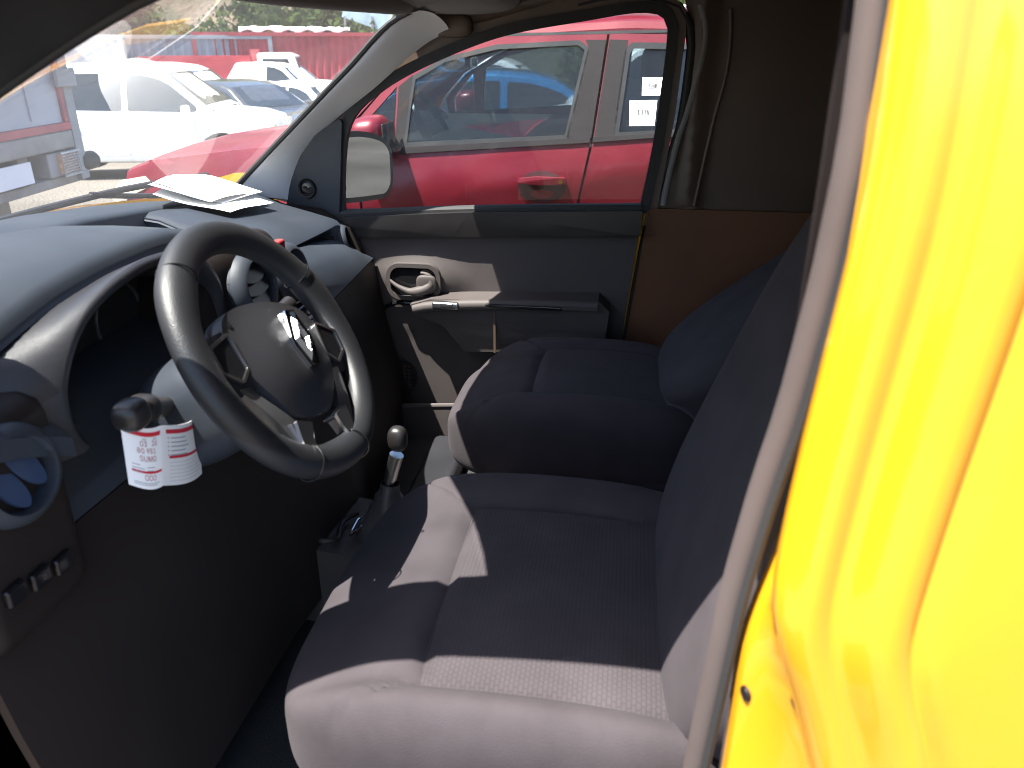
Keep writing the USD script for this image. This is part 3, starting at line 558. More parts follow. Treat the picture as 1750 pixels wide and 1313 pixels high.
# ------------------------------------------------------------------ the yellow van, seen from its open driver's door (world coordinates)
VAN_T = thing('yellow_van', 'yellow panel van seen from its open driver door, grey cloth seats and dark dashboard inside', 'van', (0, -.4, 0))
V = VAN_T
# --- shell
obj('floor', bx((-.74, -2.5, .33), (.74, 1.15, .36)), 'carpet', V)
fw = obj('firewall', solidgrid([[(x, 1.02, .36), (x, 1.06, .7), (x, 1.14, 1.03)] for x in (-.74, .74)], .02, (0, 1, 0)), 'carpet', V)
HY_ = lambda x: np.interp(x, [-.8, -.63, -.5, -.42, -.3, -.1, .1, .3, .63, .8], [.34, .40, .45, .49, .555, .615, .63, .61, .535, .47])
rg = np.array([[(x, y, 1.60-.03*abs(x/.74)**3+.0*y) for x in np.linspace(-.76, .76, 13)] for y in np.r_[np.linspace(.60, .2, 6), -.5, -1.5, -2.5]])
rg[:, :, 0] *= np.where(rg[:, :, 0] < 0, .965, 1); rg[0, :, 1] = HY_(rg[0, :, 0])+.02; rg[1, :, 1] = HY_(rg[1, :, 0])-.06; rg[2, :, 1] = .3; rg[0, :, 2] -= .045; rg[1, :, 2] -= .015
rf = obj('roof', solidgrid(rg, .012, (0, 0, 1)), 'yellow_paint', V)
hl = np.array([[(x, y, 1.565-.045*abs(x/.66)**4-.035*sm(.3, .53, y)) for x in np.linspace(-.66, .66, 15)] for y in (.54, .48, .4, .3, .1, -.1, -.35, -.6)])
hl[0, :, 1] = HY_(hl[0, :, 0])+.005; hl[1, :, 1] = HY_(hl[1, :, 0])-.05; hl[2, :, 1] = HY_(hl[2, :, 0])-.1; hl[3, :, 1] = .28
obj('headliner', solidgrid(hl, .01, (0, 0, 1)), 'headliner', rf)
obj('header', tube([(x, HY_(x)-.022, 1.510) for x in np.linspace(-.63, .63, 24)], .024, 14), 'headliner', rf)
for sx in (-1, 1):
    obj('side_rail', tube([(sx*.735-.0, .42, 1.49), (sx*.755+(sx < 0)*.03, .2, 1.54), (sx*.76+(sx < 0)*.035, -.1, 1.55), (sx*.76+(sx < 0)*.035, -.6, 1.55), (sx*.76, -2.5, 1.55)], .028, 12, sub=2), 'frame_grey', rf)
# --- windscreen
ga = np.linspace(-1, 1, 17); gl = []
for k in np.linspace(0, 1, 8):
    y, z, w = I(k, [0, 1], [.535, 1.045]), I(k, [0, 1], [1.492, 1.045]), I(k, [0, 1], [.625, .68])
    gl.append([(f*w, (HY_(f*w)+.01)*(1-k)+(1.045+.24*(1-abs(f)**2.2))*k+.12*math.sin(math.pi*k)*(1-abs(f)**2.2), z+.03*(1-abs(f)**2.2)*(1-.6*k)) for f in ga])
obj('windscreen', grid(gl), 'windscreen_glass', V)
# --- front body outside
hx = np.linspace(-.80, .80, 17)
hood = obj('bonnet', solidgrid([[(x, y-.10*abs(x/.8)**3, z-.035*abs(x/.8)**4) for x in hx] for y, z in ((1.36, 1.062), (1.45, 1.052), (1.6, 1.01), (1.85, .92), (2.02, .80), (2.08, .66))], .015, (0, 0, -1)), 'yellow_paint', V)
obj('cowl_panel', solidgrid([[(x, y-.22*abs(x/.8)**2.4, z) for x in hx] for y, z in ((1.22, 1.055), (1.30, 1.04), (1.40, 1.035))], .01, (0, 0, -1)), 'black_plastic', V)
obj('wiper', cat([tube([(.10, 1.27, 1.095), (.45, 1.235, 1.10), (.72, 1.12, 1.105)], .008, 8, sub=3), tube([(.66, 1.20, 1.06), (.5, 1.23, 1.085), (.40, 1.24, 1.105)], .007, 8, sub=2)]), 'black_plastic', V)
for sx in (-1, 1):
    q = Polygon([(.98, .30), (2.05, .30), (2.08, .6), (1.95, .85), (1.45, 1.0), (1.10, 1.095), (.98, 1.10)]).difference(Point(1.48, .31).buffer(.37)).buffer(-.01).buffer(.01)
    obj('fender', panel(q, .02, lambda u, v, w: np.stack([sx*(.84-w-.10*np.maximum(0, u-1.5)**2-.05*np.maximum(0, v-.9)), u, v], -1), .1), 'yellow_paint', V)
    for y in (1.48, -1.75): wheel(V, sx*.73, y, .31, .19, sx)
    q2 = Polygon([(-.62, .28), (-2.55, .28), (-2.5, 1.5), (-.62, 1.52)]).difference(Point(-1.75, .31).buffer(.37))
    obj('body_side', panel(q2, .02, lambda u, v, w: np.stack([sx*(.865-w-.10*np.maximum(0, v-1.0)), u, v], -1), .2), 'yellow_paint', V)
    obj('veil_tinted_lining', panel(Polygon([(-.62, .34), (-2.5, .34), (-2.48, 1.5), (-.62, 1.5)]), .012, lambda u, v, w: np.stack([sx*(.765-w), u, v], -1), .5), 'veil_tinted_paint', V)
    obj('kick_panel', panel(Polygon([(.64, .36), (1.05, .36), (1.05, 1.03), (.70, 1.0)]), .02, lambda u, v, w: np.stack([sx*(.765-w), u, v], -1), .3), 'dark_plastic', V)
obj('sliding_door', panel(Polygon([(-.615, .36), (-.10, .36), (-.10, 1.0), (-.12, 1.05), (-.15, 1.3), (-.15, 1.52), (-.615, 1.52)]), .01, lambda u, v, w: np.stack([.835-w-.10*np.maximum(0, v-1.0), u, v], -1), .2), 'yellow_paint', V)
obj('bumper', softbox((0, 2.05, .45), (1.6, .26, .36), 5, 10), 'black_plastic', V)
obj('rear_door', bx((-.76, -2.54, .35), (-.004, -2.50, 1.55)), 'yellow_paint', V); obj('rear_door', bx((.004, -2.54, .35), (.76, -2.50, 1.55)), 'yellow_paint', V)
# --- windscreen pillars
inn = np.array([(.60, .50, 1.492), (.615, .528, 1.482), (.62, .662, 1.371), (.62, .823, 1.231), (.625, .94, 1.13), (.63, 1.03, 1.05)])
outr = np.array([(.70, .44, 1.455), (.705, .489, 1.434), (.71, .634, 1.329), (.715, .763, 1.238), (.72, .833, 1.172), (.72, .885, 1.04)])
inn2 = np.array([(-.60, .34, 1.482), (-.615, .40, 1.459), (-.62, .55, 1.386), (-.63, .75, 1.27), (-.64, .95, 1.13), (-.65, 1.03, 1.05)]); out2 = inn2+[-.085, -.03, .040]
rows = []; rows_d = []
for a_, b_ in zip(spline(inn2, 24), spline(out2, 24)):
    f = np.linspace(0, 1, 9)[:, None]; rows_d.append(a_*(1-f)+b_*f+np.array([.3, -.75, .2])*.016*np.sin(np.pi*f)**.7)
for a_, b_ in zip(spline(inn, 24), spline(outr, 24)):
    f = np.linspace(0, 1, 9)[:, None]; n_ = np.array([-.70, -.40, .62]); rows.append(a_*(1-f)+b_*f+n_*.026*np.sin(np.pi*f)**.7)
for sx in (1, -1):
    r2 = np.array(rows) if sx > 0 else np.array(rows_d)
    wp = obj('windscreen_pillar', solidgrid(r2, .035, (sx*.35, .8, -.1)), 'pillar_trim' if sx > 0 else 'black_plastic', V, smooth=50)
    e = spline(inn, 24)+[0, .012, 0] if sx > 0 else spline(inn2, 24)+[0, .008, 0]
    obj('edge_seal', tube(e, .007, 8), 'rubber', wp)
    o2 = spline(outr, 24) if sx > 0 else spline(out2, 24)
    obj('pillar_skin', tube((np.vstack([[-.70, .0, 1.565], [-.695, .15, 1.555], [-.69, .25, 1.535], o2]) if sx < 0 else o2)+[sx*(.085 if sx > 0 else .03), .02, .018 if sx > 0 else .030], .035 if sx < 0 else .022, 20), 'yellow_paint', wp)

# --- passenger side: door, its trim, window and mirror
X0 = .71
door_poly = Polygon([(.02, .36), (.013, .512), (-.038, 1.045), (.40, 1.030), (.759, 1.006), (.90, 1.00), (1.0, .9), (1.0, .36)])
def trim(u, v, w):
    """Door trim: a bulge about the handle, a shoulder under the window, an armrest shelf lower down."""
    b = .030*sm(0, 1, 1-np.hypot((u-.545)/.17, (v-.845)/.085))
    sh = -.014*sm(.945, .965, v)
    lowr = .010*sm(.76, .74, v+.06*np.sin((u-.3)*5))
    return np.stack([X0-b+lowr*.4-sh*.0+.012*sm(.955, .94, v)*0-.02*sm(.975, 1.03, v)+w, u, v], -1)
dr = obj('passenger_door', panel(door_poly, .04, trim, .018), 'grey_plastic', V, smooth=50)
obj('upper_trim', panel(Polygon([(-.036, .985), (-.038, 1.047), (.40, 1.032), (.759, 1.008), (.88, 1.0), (.86, .95), (.45, .965)]).buffer(-.004).buffer(.004), .02, lambda u, v, w: np.stack([X0-.022+.006*sm(.99, .95, v)+w, u, v], -1), .03), 'black_plastic', dr)
obj('window_ledge', tube([(.715, -.035, 1.050), (.715, .40, 1.034), (.715, .76, 1.010), (.715, .88, 1.0)], .012, 10, sub=4), 'rubber', dr)
# handle: recessed oval bezel and a hooked lever
bez = affinity.translate(sbox(-.036, -.012, .036, .012).buffer(.038, 14), .553, .846)
obj('handle_bezel', panel(bez.difference(bez.buffer(-.011)), .016, lambda u, v, w: np.stack([X0-.040+w, u, v], -1), .02), 'grey_plastic', dr)
obj('handle_recess', panel(bez.buffer(-.010), .006, lambda u, v, w: np.stack([X0-.034+w, u, v], -1), .02), 'gloss_black', dr)
lev = obj('handle', tube([(X0-.043, .615, .850), (X0-.050, .585, .832), (X0-.052, .555, .823), (X0-.050, .525, .828), (X0-.046, .503, .846), (X0-.044, .506, .863), (X0-.043, .53, .873)], [.004, .006, .009, .014, .013, .008, .004], 12, sub=4), 'grey_plastic', dr)
obj('handle_pad', softbox((X0-.046, .515, .846), (.016, .055, .046), 3, 10), 'grey_plastic', lev)
# armrest with a window switch and a pull slot
arm = Polygon([(.555, .795), (.50, .812), (.06, .828), (.03, .80), (.04, .70), (.30, .668), (.415, .662), (.47, .74), (.535, .765)])
obj('armrest', panel(arm, .075, lambda u, v, w: np.stack([X0-.075+.018*sm(.77, .67, v)+w*1.0, u, v], -1), .03), 'grey_plastic', dr)
obj('armrest_top', tube([(X0-.07, .545, .781), (X0-.076, .49, .795), (X0-.076, .06, .813)], .014, 12, sub=5), 'grey_plastic', dr)
sw = obj('window_switch', rbox((X0-.084, .455, .801), (.022, .072, .020), .006), 'satin_metal', dr)
obj('rocker', rbox((X0-.094, .452, .804), (.006, .034, .010), .002), 'dark_satin', sw)
obj('pull_slot', rbox((X0-.087, .25, .806), (.01, .20, .012), .004), 'gloss_black', dr)
obj('pull_seam', bx((X0-.0785, .325, .672), (X0-.072, .331, .79)), 'frame_grey', dr)
seam = [(X0-.004, .70, .735), (X0-.006, .655, .757), (X0-.010, .60, .778), (X0-.006, .545, .772)]
obj('trim_seam', tube(seam, .006, 8, sub=4), 'gloss_black', dr)
obj('door_pocket', panel(rpoly([(.66, .475), (.02, .53), (.03, .36), (.68, .36)], .015), .012, lambda u, v, w: np.stack([X0-.05+w, u, v], -1), .1), 'grey_plastic', dr)
obj('pocket_lip', tube([(X0-.046, .66, .478), (X0-.046, .35, .502), (X0-.046, .02, .53)], .007, 8, sub=2), 'grey_plastic', dr)
obj('speaker', panel(Point(.62, .555).buffer(.055), .01, lambda u, v, w: np.stack([X0-.012+w, u, v], -1), .05), 'black_plastic', dr)
obj('speaker_grille', cat([bx((X0-.016, .66-.013*i, .50+.011*j), (X0-.0125, .667-.013*i, .505+.011*j)) for i in range(7) for j in range(9) if math.hypot(.66-.013*i-.62, .50+.011*j-.555) < .052]), 'frame_grey', dr)
win = [(.755, 1.012), (.734, 1.2), (.71, 1.257), (.628, 1.327), (.49, 1.395), (.303, 1.457), (.123, 1.486), (-.01, 1.503), (-.055, 1.496), (-.078, 1.455), (-.068, 1.266), (-.040, 1.050)]
wp_ = Polygon(spline(win, 60)).buffer(0)
fr = Polygon([(.84, 1.0), (.83, 1.20), (.70, 1.335), (.53, 1.43), (.32, 1.50), (.12, 1.53), (-.06, 1.54), (-.105, 1.50), (-.11, 1.45), (-.10, 1.27), (-.075, 1.05), (-.05, 1.0)]).difference(wp_.buffer(.002)).difference(sbox(-.2, .9, .76, 1.005))
obj('window_frame', panel(fr, .03, lambda u, v, w: np.stack([.725+w, u, v], -1), .05), 'frame_grey', dr)
obj('window_seal', panel(wp_.buffer(.014).difference(wp_.buffer(-.010)), .02, lambda u, v, w: np.stack([.716+w, u, v], -1), .05), 'rubber', dr)
obj('window', panel(wp_.buffer(-.004), .004, lambda u, v, w: np.stack([.742+w, u, v], -1), .2), 'side_glass', dr)
tri = rpoly([(.90, 1.0), (.895, 1.075), (.865, 1.14), (.80, 1.215), (.725, 1.26), (.757, 1.0)], .008)
tq = obj('corner_trim', panel(tri, .012, lambda u, v, w: np.stack([.704+w, u, v], -1), .05), 'dash_plastic', dr)
obj('tweeter', frame(lathe([(0, .004), (.012, .004), (.016, .002), (.019, .006), (.023, .006), (.026, 0), (0, 0)], 28), (.703, .836, 1.079), (0, 1, 0), (0, 0, 1), (-1, 0, 0)), 'gloss_black', tq)
obj('door_skin', panel(Polygon([(-.095, .36), (-.095, .96), (.98, .93), (.98, .36)]), .01, lambda u, v, w: np.stack([.83-w, u, v], -1), .3), 'yellow_paint', dr)
obj('door_edge', tube([(.722, .022, .36), (.722, .012, .52), (.722, -.014, .80), (.722, -.044, 1.045)], .004, 8, sub=3), 'yellow_paint', dr)
# mirror outside
mg = Polygon(spline([(-.12, .075), (-.02, .085), (.09, .06), (.115, .02), (.112, -.06), (.08, -.095), (-.06, -.09), (-.12, -.07), (-.12, .075)], 60)).buffer(0)
mc, mt = np.array([1.025, .80, 1.095]), math.radians(33)
def MIR(u, v, w): return np.stack([mc[0]+u*math.cos(mt)+w*math.sin(mt), mc[1]+w*math.cos(mt)-u*math.sin(mt), mc[2]+v-.02*w], -1)
sm_ = obj('side_mirror', panel(mg.buffer(.014), .09, lambda u, v, w: MIR(u*(1-2.2*np.maximum(0, w-.03)), v*(1-2.2*np.maximum(0, w-.03)), w), .03), 'black_plastic', V, smooth=50)
obj('mirror_glass', panel(mg.buffer(-.002), .004, lambda u, v, w: MIR(u, v, w-.006), .1), 'mirror', sm_, smooth=False)
obj('mirror_arm', rbox((.86, .84, 1.05), (.16, .06, .06), .02), 'black_plastic', sm_)
# --- passenger-side door post and the panelling behind it
post = Polygon([(.004, .36), (.000, .52), (-.060, 1.05), (-.118, 1.27), (-.125, 1.45), (-.10, 1.53), (-.60, 1.53), (-.60, .36)])
for c_, a_, b_ in ():
    post = post.difference(affinity.translate(affinity.scale(Point(0, 0).buffer(1, 20), a_, b_), *c_))
obj('headliner_corner', softbox((.685, .42, 1.528), (.17, .30, .075), 3, 12), 'headliner', rf)
obj('pillar_head', softbox((.712, .437, 1.468), (.04, .10, .055), 3, 12), 'frame_grey', rf)
dp = obj('door_post', panel(post, .025, lambda u, v, w: np.stack([.742-.02*sm(.035, 0, np.abs(u+.145+.055*(v-1.05)*0.1+.12*(v-1.25)**2*0))*sm(1.02, 1.06, v)+w, u, v], -1), .02), 'frame_grey', V, smooth=45)
obj('post_flange', tube([(.738, -.0, .5), (.738, -.062, 1.05), (.735, -.118, 1.27), (.735, -.125, 1.43), (.735, -.09, 1.505), (.735, .02, 1.525), (.735, .14, 1.51)], .011, 10, sub=4), 'rubber', dp)
obj('lower_lining', panel(Polygon([(.010, .36), (.003, .52), (-.054, 1.048), (-.60, 1.048), (-.60, .36)]), .012, lambda u, v, w: np.stack([.722+w, u, v], -1), .1), 'veil_tinted_lining', dp)
obj('post_rib', tube([(.730, -.137, 1.51), (.728, -.154, 1.446), (.728, -.137, 1.319), (.728, -.108, 1.198), (.728, -.088, 1.056)], .0075, 10, sub=5), 'headliner', dp)  # lighter colour imitates the highlight along the post flange
obj('post_rib', tube([(.732, -.205, 1.50), (.730, -.212, 1.40), (.730, -.19, 1.25), (.730, -.165, 1.056)], .005, 10, sub=5), 'frame_grey', dp)

# --- dashboard
Xs = np.array([-.74, -.6, -.3, -.1, .04, .22, .43, .62, .70]); LZ = np.array([1.10, 1.12, 1.14, 1.143, 1.136, 1.119, 1.091, 1.062, 1.04])
rows = []
for x in np.linspace(-.74, .70, 60):
    lz = I(x, Xs, LZ); c = I(x, [-.74, -.2, .1, .25, .70], [-.03, -.04, -.07, -.03, 0]); k = .06*sm(.70, .60, abs(x))
    yc = -.25*sm(.45, .75, x)-.0
    prof = [(1.26+yc, lz-.07), (1.22+yc, lz-.03), (1.12+yc*.8, lz-.004), (1.05+yc*.5, lz), (1.0+yc*.3, lz-.004), (.985+yc*.3, lz-.014), (.975+yc*.3, lz-.06), (.96+yc*.3, lz-.078), (.84, lz-.085),
            (.74+c*.5, lz-.095), (.69+c, lz-.13), (.668+c, .90), (.64+c, .74), (.60+c, .55), (.60+c, .42), (.70, .38), (1.0, .40)]
    rows.append([(x, y, z) for y, z in prof])
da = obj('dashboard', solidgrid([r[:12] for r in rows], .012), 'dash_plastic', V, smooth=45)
obj('lower_dash', solidgrid([[(x, y+(.004 if i else 0), z-(.002 if i == 0 else 0)) for i, (x, y, z) in enumerate(r[11:])] for r in rows], .012), 'dark_plastic', da, smooth=45)  # shade over the lower dash painted in as a near-black colour
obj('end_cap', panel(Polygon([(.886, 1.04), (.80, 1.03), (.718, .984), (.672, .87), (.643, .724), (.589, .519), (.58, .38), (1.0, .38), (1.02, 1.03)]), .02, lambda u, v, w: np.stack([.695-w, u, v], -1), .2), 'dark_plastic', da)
# passenger pad with an open shelf
rows = []
for x in np.linspace(.195, .695, 34):
    lz = I(x, Xs, LZ); s_ = sm(.24, .27, x)*sm(.60, .57, x); e_ = .02*sm(.62, .695, x)+.012*sm(.22, .195, x); sag = .012*sm(.2, .65, x)
    prof = [(1.02-.1*sm(.5, .7, x), lz-.01-e_), (.95, 1.102-sag*2-e_), (.886, 1.078-sag*2-e_), (.80, 1.052-sag*1.6-e_), (.752, 1.032-sag-e_), (.735, 1.014-sag-e_), (.735+.01*s_, 1.003-sag), (.735+.10*s_, .990-sag), (.728+.12*s_, .93), (.700+.005*s_, .912), (.690, .90), (.672, .87), (.66, .80)]
    rows.append([(x, y, z) for y, z in prof])
pd = obj('passenger_pad', solidgrid(rows, .010), 'dash_plastic', da, smooth=40)
obj('pad_end', panel(Polygon([(1.02, 1.105), (.95, 1.095), (.886, 1.07), (.80, 1.045), (.735, 1.01), (.67, .87), (1.0, .9)]), .008, lambda u, v, w: np.stack([.199+w, u, v], -1), .2), 'dash_plastic', da)
def vent(o, n, r, par, fin='black_plastic', up=(0, 0, 1), fins=2, tilt=0):
    n = np.array(n, float); n /= np.linalg.norm(n); ex = np.cross(up, n); ex /= np.linalg.norm(ex); ey = np.cross(n, ex)
    vv = obj('air_vent', frame(lathe([(r*.80, -.03), (r*.82, .004), (r*.88, .010), (r*1.0, .008), (r*1.15, 0), (r*1.2, -.01)], 36), o, ex, ey, n), 'dash_plastic', par)
    obj('vent_well', frame(lathe([(0, -.028), (r*.80, -.028), (r*.80, -.02), (0, -.02)], 28), o, ex, ey, n), 'gloss_black', vv)
    for k in range(fins):
        c = ((k+.5)/fins*2-1)*r*.62; L_ = math.sqrt(max(r*r*.62-c*c, 0)); q = affinity.scale(Point(0, 0).buffer(1, 20), L_, r*.30)
        m = rotm(panel(q, .004, lambda u, v, w: np.stack([u, v, w], -1), .02), (1, 0, 0), -22 if fin != 'vent_fin' else -14)
        m = rotm(move(m, (0, c, -.006)), (0, 0, 1), tilt); obj('fin', frame(m, o, ex, ey, n), fin, vv)
vent((.665, .727, .955), (.15, -.9, .25), .036, pd, 'dark_plastic', fins=3)
# instrument cowl: pad, step, ring, well
px = np.array([-.76, -.65, -.547, -.488, -.389, -.286, -.213, -.15, -.07, -.02]); rz_ = [1.065, 1.122, 1.147, 1.160, 1.169, 1.171, 1.167, 1.152, 1.115, 1.07]; fz_ = [1.10, 1.17, 1.185, 1.192, 1.194, 1.183, 1.168, 1.155, 1.12, 1.075]
rows = []
for x in np.linspace(-.76, -.02, 44):
    r_, f_ = I(x, px, rz_), I(x, px, fz_); d_ = .0
    rows.append([(x, .672, r_-.022), (x, .676, r_-.006), (x, .684, r_+.001), (x, .71, r_+.45*(f_-r_)), (x, .75, r_+.85*(f_-r_)), (x, .80, f_), (x, .85, f_-.008), (x, .875, f_-.022), (x, .88, f_-.05), (x, .885, 1.03)])
pad = obj('instrument_hood', solidgrid(rows, .008), 'dash_plastic', da, smooth=45)
rim0 = np.array([(-.545, .985), (-.562, 1.03), (-.56, 1.060), (-.541, 1.096), (-.51, 1.127), (-.47, 1.147), (-.418, 1.160), (-.359, 1.166), (-.304, 1.163), (-.255, 1.150), (-.21, 1.12), (-.185, 1.07), (-.19, 1.0)])
rs_ = spline(np.c_[rim0[:, 0], np.full(len(rim0), .62), rim0[:, 1]], 48); cen = np.array([-.372, .62, 1.02])
out_z = lambda x: I(x, px, rz_)-.026
rows = []
for p in rs_:
    d_ = p-cen; d_ /= np.linalg.norm(d_); a_ = max(0, d_[2])
    o_ = p+d_*np.array([.10, 0, .02])*(1-.7*a_)+[0, .055, 0]; o_[2] = min(o_[2], out_z(o_[0])) if a_ > .25 else o_[2]
    rows.append([p-d_*.016+[0, .14, 0], p-d_*.013+[0, .03, 0], p-d_*.011+[0, .004, 0], p-d_*.005+[0, -.001, 0], p, p*.6+o_*.4+[0, -.003, .001], o_, o_+[0, .04, -.004]])
obj('cowl_ring', solidgrid(rows, .004), 'hub_plastic', pad, smooth=60)
well = Polygon([(p[0], p[2]) for p in rs_]).buffer(-.005)
obj('gauge_face', panel(well, .006, lambda u, v, w: np.stack([u, .735-w, v], -1), .1), 'black_plastic', pad)
for c_ in (-.46, -.285): obj('gauge_ring', frame(trimesh.creation.torus(.052, .003, 40, 8), (c_, .728, 1.06), (1, 0, 0), (0, 0, 1), (0, -1, 0)), 'dark_satin', pad)
# lower left: side vent, switches
sd = obj('side_vent_panel', rotm(rbox((-.66, .652, .955), (.17, .08, .26), .03), (0, 0, 1), 0), 'dark_plastic', da)
obj('vent_brow', solidgrid([[(-.76+.018*k, .618, 1.105-.0028*k-.0004*k*k), (-.76+.018*k, .60, 1.09-.0028*k-.0004*k*k), (-.76+.018*k, .60, 1.066-.0028*k-.0004*k*k)] for k in range(11)], .03, (0, 1, 0)), 'dash_plastic', da)
vent((-.658, .606, 1.018), (-.12, -1, .12), .047, da, 'vent_fin', fins=2, tilt=-62)
for k in range(3): obj('switch', rbox((-.70+.035*k, .61, .90-.006*k), (.028, .012, .022), .004), 'gloss_black', da)
obj('switch_mark', frame(meshkit.text_mesh('0', .006, .0004), (-.668, .602, .893), (1, 0, 0), (0, 0, 1), (0, -1, 0)), 'satin_metal', da)
# centre stack
cs = obj('centre_stack', rotm(softbox((-.075, .69, .965), (.33, .18, .34), 6, 16), (1, 0, 0), -8, (0, .6, .9)), 'dark_plastic', da)
vent((-.13, .585, 1.066), (-.05, -1, .18), .050, cs, 'dark_satin', fins=3); vent((.02, .588, 1.05), (0, -1, .18), .046, cs, 'dark_satin', fins=3)
obj('radio', rbox((-.055, .585, .955), (.19, .03, .075), .006), 'gloss_black', cs)
obj('radio_button', cat([rbox((.02+.008*i, .568, .975-.011*j), (.005, .004, .006), .001) for i in range(2) for j in range(5)]), 'sticker', cs)
obj('hazard_switch', rbox((-.055, .578, 1.115), (.03, .016, .02), .004), 'tail_red', cs)
for k in range(3): obj('heater_dial', frame(lathe([(0, .016), (.016, .016), (.020, 0), (0, 0)], 24), (-.12+.065*k, .578, .875), (1, 0, 0), (0, .1, 1), (0, -1, .1)), 'black_plastic', cs)
# --- steering column and wheel
TA = .548; EY, EN = np.array([0, math.sin(TA), math.cos(TA)]), np.array([0, -math.cos(TA), math.sin(TA)]); WO = np.array([-.37, .443, 1.058])
def WH(m): return frame(rotm(m, (0, 0, 1), -17), WO, (1, 0, 0), EY, EN)
col = obj('steering_column', frame(softbox((0, -.012, -.115), (.205, .15, .17), 3.2, 18), WO, (1, 0, 0), EY, EN), 'dash_plastic', V)
obj('cover_seam', frame(panel(Point(0, 0).buffer(1, 40).difference(Point(0, 0).buffer(.985, 40)), .002, lambda u, v, w: np.stack([u*.1035, w-.02, -.115+v*.086], -1), .1), WO, (1, 0, 0), EY, EN), 'gloss_black', col)
stk = obj('indicator_stalk', tube([(-.44, .555, 1.005), (-.50, .548, 1.025), (-.53, .54, 1.038), (-.565, .53, 1.048)], [.010, .012, .015, .014], 14, sub=4), 'black_plastic', V)
obj('stalk_knob', softbox((-.572, .527, 1.052), (.040, .036, .036), 2.6, 12), 'black_plastic', stk)
obj('stalk_knob', softbox((-.536, .538, 1.040), (.036, .04, .036), 2.6, 12), 'black_plastic', stk)
obj('wiper_stalk', tube([(-.29, .53, 1.02), (-.22, .525, 1.04), (-.16, .52, 1.05)], [.010, .010, .013], 12, sub=3), 'black_plastic', V)
tt = np.linspace(0, 2*np.pi, 121)[:-1]; ph = np.linspace(0, 2*np.pi, 21)[:-1]; rows = []
for a_ in tt:
    g_ = 1+.12*np.exp(-((np.mod(a_+.0, 2*np.pi)-np.radians(150))/.25)**2)+.12*np.exp(-((a_-np.radians(30))/.25)**2); sq = 1-.0*np.sin(a_)
    flat = 1-.022*np.exp(-((a_-1.5*np.pi)/.42)**2)
    rows.append([((.1645*flat+.0225*g_*math.cos(b_))*math.cos(a_), (.1645*flat+.0225*g_*math.cos(b_))*math.sin(a_), .0185*g_*math.sin(b_)) for b_ in ph])
rows.append(rows[0]); rim = fix(grid(np.array(rows), closed=True)); rim.merge_vertices()
sw_ = obj('steering_wheel', WH(rim), 'wheel_leather', V, smooth=60)
for a_ in (140, 40, 250, 290):
    c_ = math.radians(a_); obj('rim_seam', WH(frame(trimesh.creation.torus(.0228, .0012, 28, 6), (.1645*math.cos(c_), .1645*math.sin(c_), 0), (math.cos(c_), math.sin(c_), 0), (0, 0, 1), (math.sin(c_), -math.cos(c_), 0))), 'gloss_black', sw_)
hubp = Polygon(spline([(0, .066), (-.05, .062), (-.092, .045), (-.104, .018), (-.095, -.022), (-.07, -.066), (-.032, -.098), (0, -.102), (.032, -.098), (.07, -.066), (.095, -.022), (.104, .018), (.092, .045), (.05, .062), (0, .066)], 80)).buffer(0)
def dome(u, v, w): return np.stack([u*(1-.07*(w < .01)), v, w-.03+.022*sm(1.0, .2, np.hypot(u/.115, (v+.02)/.10))*(w > .02)], -1)
hb = obj('hub_cover', WH(panel(hubp, .034, dome, .008)), 'hub_plastic', sw_, smooth=50)
# emblem: long diamond in a bright frame
hexo = Polygon([(-.010, .046), (.010, .046), (.025, .004), (.025, -.010), (.011, -.046), (-.011, -.046), (-.025, -.010), (-.025, .004)]).buffer(.002)
EMB = lambda m: WH(move(tm(m).copy().apply_scale((.86, .86, 1)), (.014, .0, .0165)))
flat_ = lambda u, v, w: np.stack([u, v, w], -1)
em = obj('emblem', EMB(panel(hexo, .010, flat_, .02)), 'gloss_black', hb)
obj('emblem_frame', EMB(move(panel(hexo.difference(hexo.buffer(-.0028)), .012, flat_, .02), (0, 0, .0012))), 'chrome', em)
dia = Polygon([(0, .038), (.017, 0), (0, -.038), (-.017, 0)]); din = Polygon([(0, .019), (.0075, 0), (0, -.019), (-.0075, 0)])
def ridge(u, v, w):
    d_ = np.abs(u)/.017+np.abs(v)/.038; return np.stack([u, v, .0095+w*(.15+1.0*np.clip(1-np.abs(d_-.72)/.28, 0, 1))], -1)
obj('diamond', EMB(panel(dia.difference(din), .007, ridge, .003)), 'dark_satin', em, smooth=20)
airb = cat([meshkit.text_mesh('o', .006, .0005), move(bx((0, 0, 0), (.0015, .010, .0005)), (.007, -.002, 0))])
obj('airbag_mark', WH(move(airb, (-.032, -.012, .0145))), 'dark_satin', hb)
for sx in (-1, 1):
    sp = obj('spoke', WH(panel(rpoly([(sx*.085, .036), (sx*.152, .020), (sx*.153, -.045), (sx*.12, -.052), (sx*.075, -.045)], .008), .022, lambda u, v, w: np.stack([u, v, w-.024+.006*np.cos(v*30)], -1), .012)), 'hub_plastic', sw_)
    tri_ = rpoly([(sx*.098, .026), (sx*.140, .010), (sx*.138, -.020), (sx*.112, -.035), (sx*.092, -.020)], .004)
    obj('switch_surround', WH(panel(tri_.buffer(.003).difference(tri_.buffer(-.001)), .005, lambda u, v, w: np.stack([u, v, w+.0035], -1), .012)), 'satin_metal', sp)
    obj('switch_pad', WH(panel(tri_.buffer(-.0015), .004, lambda u, v, w: np.stack([u, v, w+.0025], -1), .02)), 'gloss_black', sp)
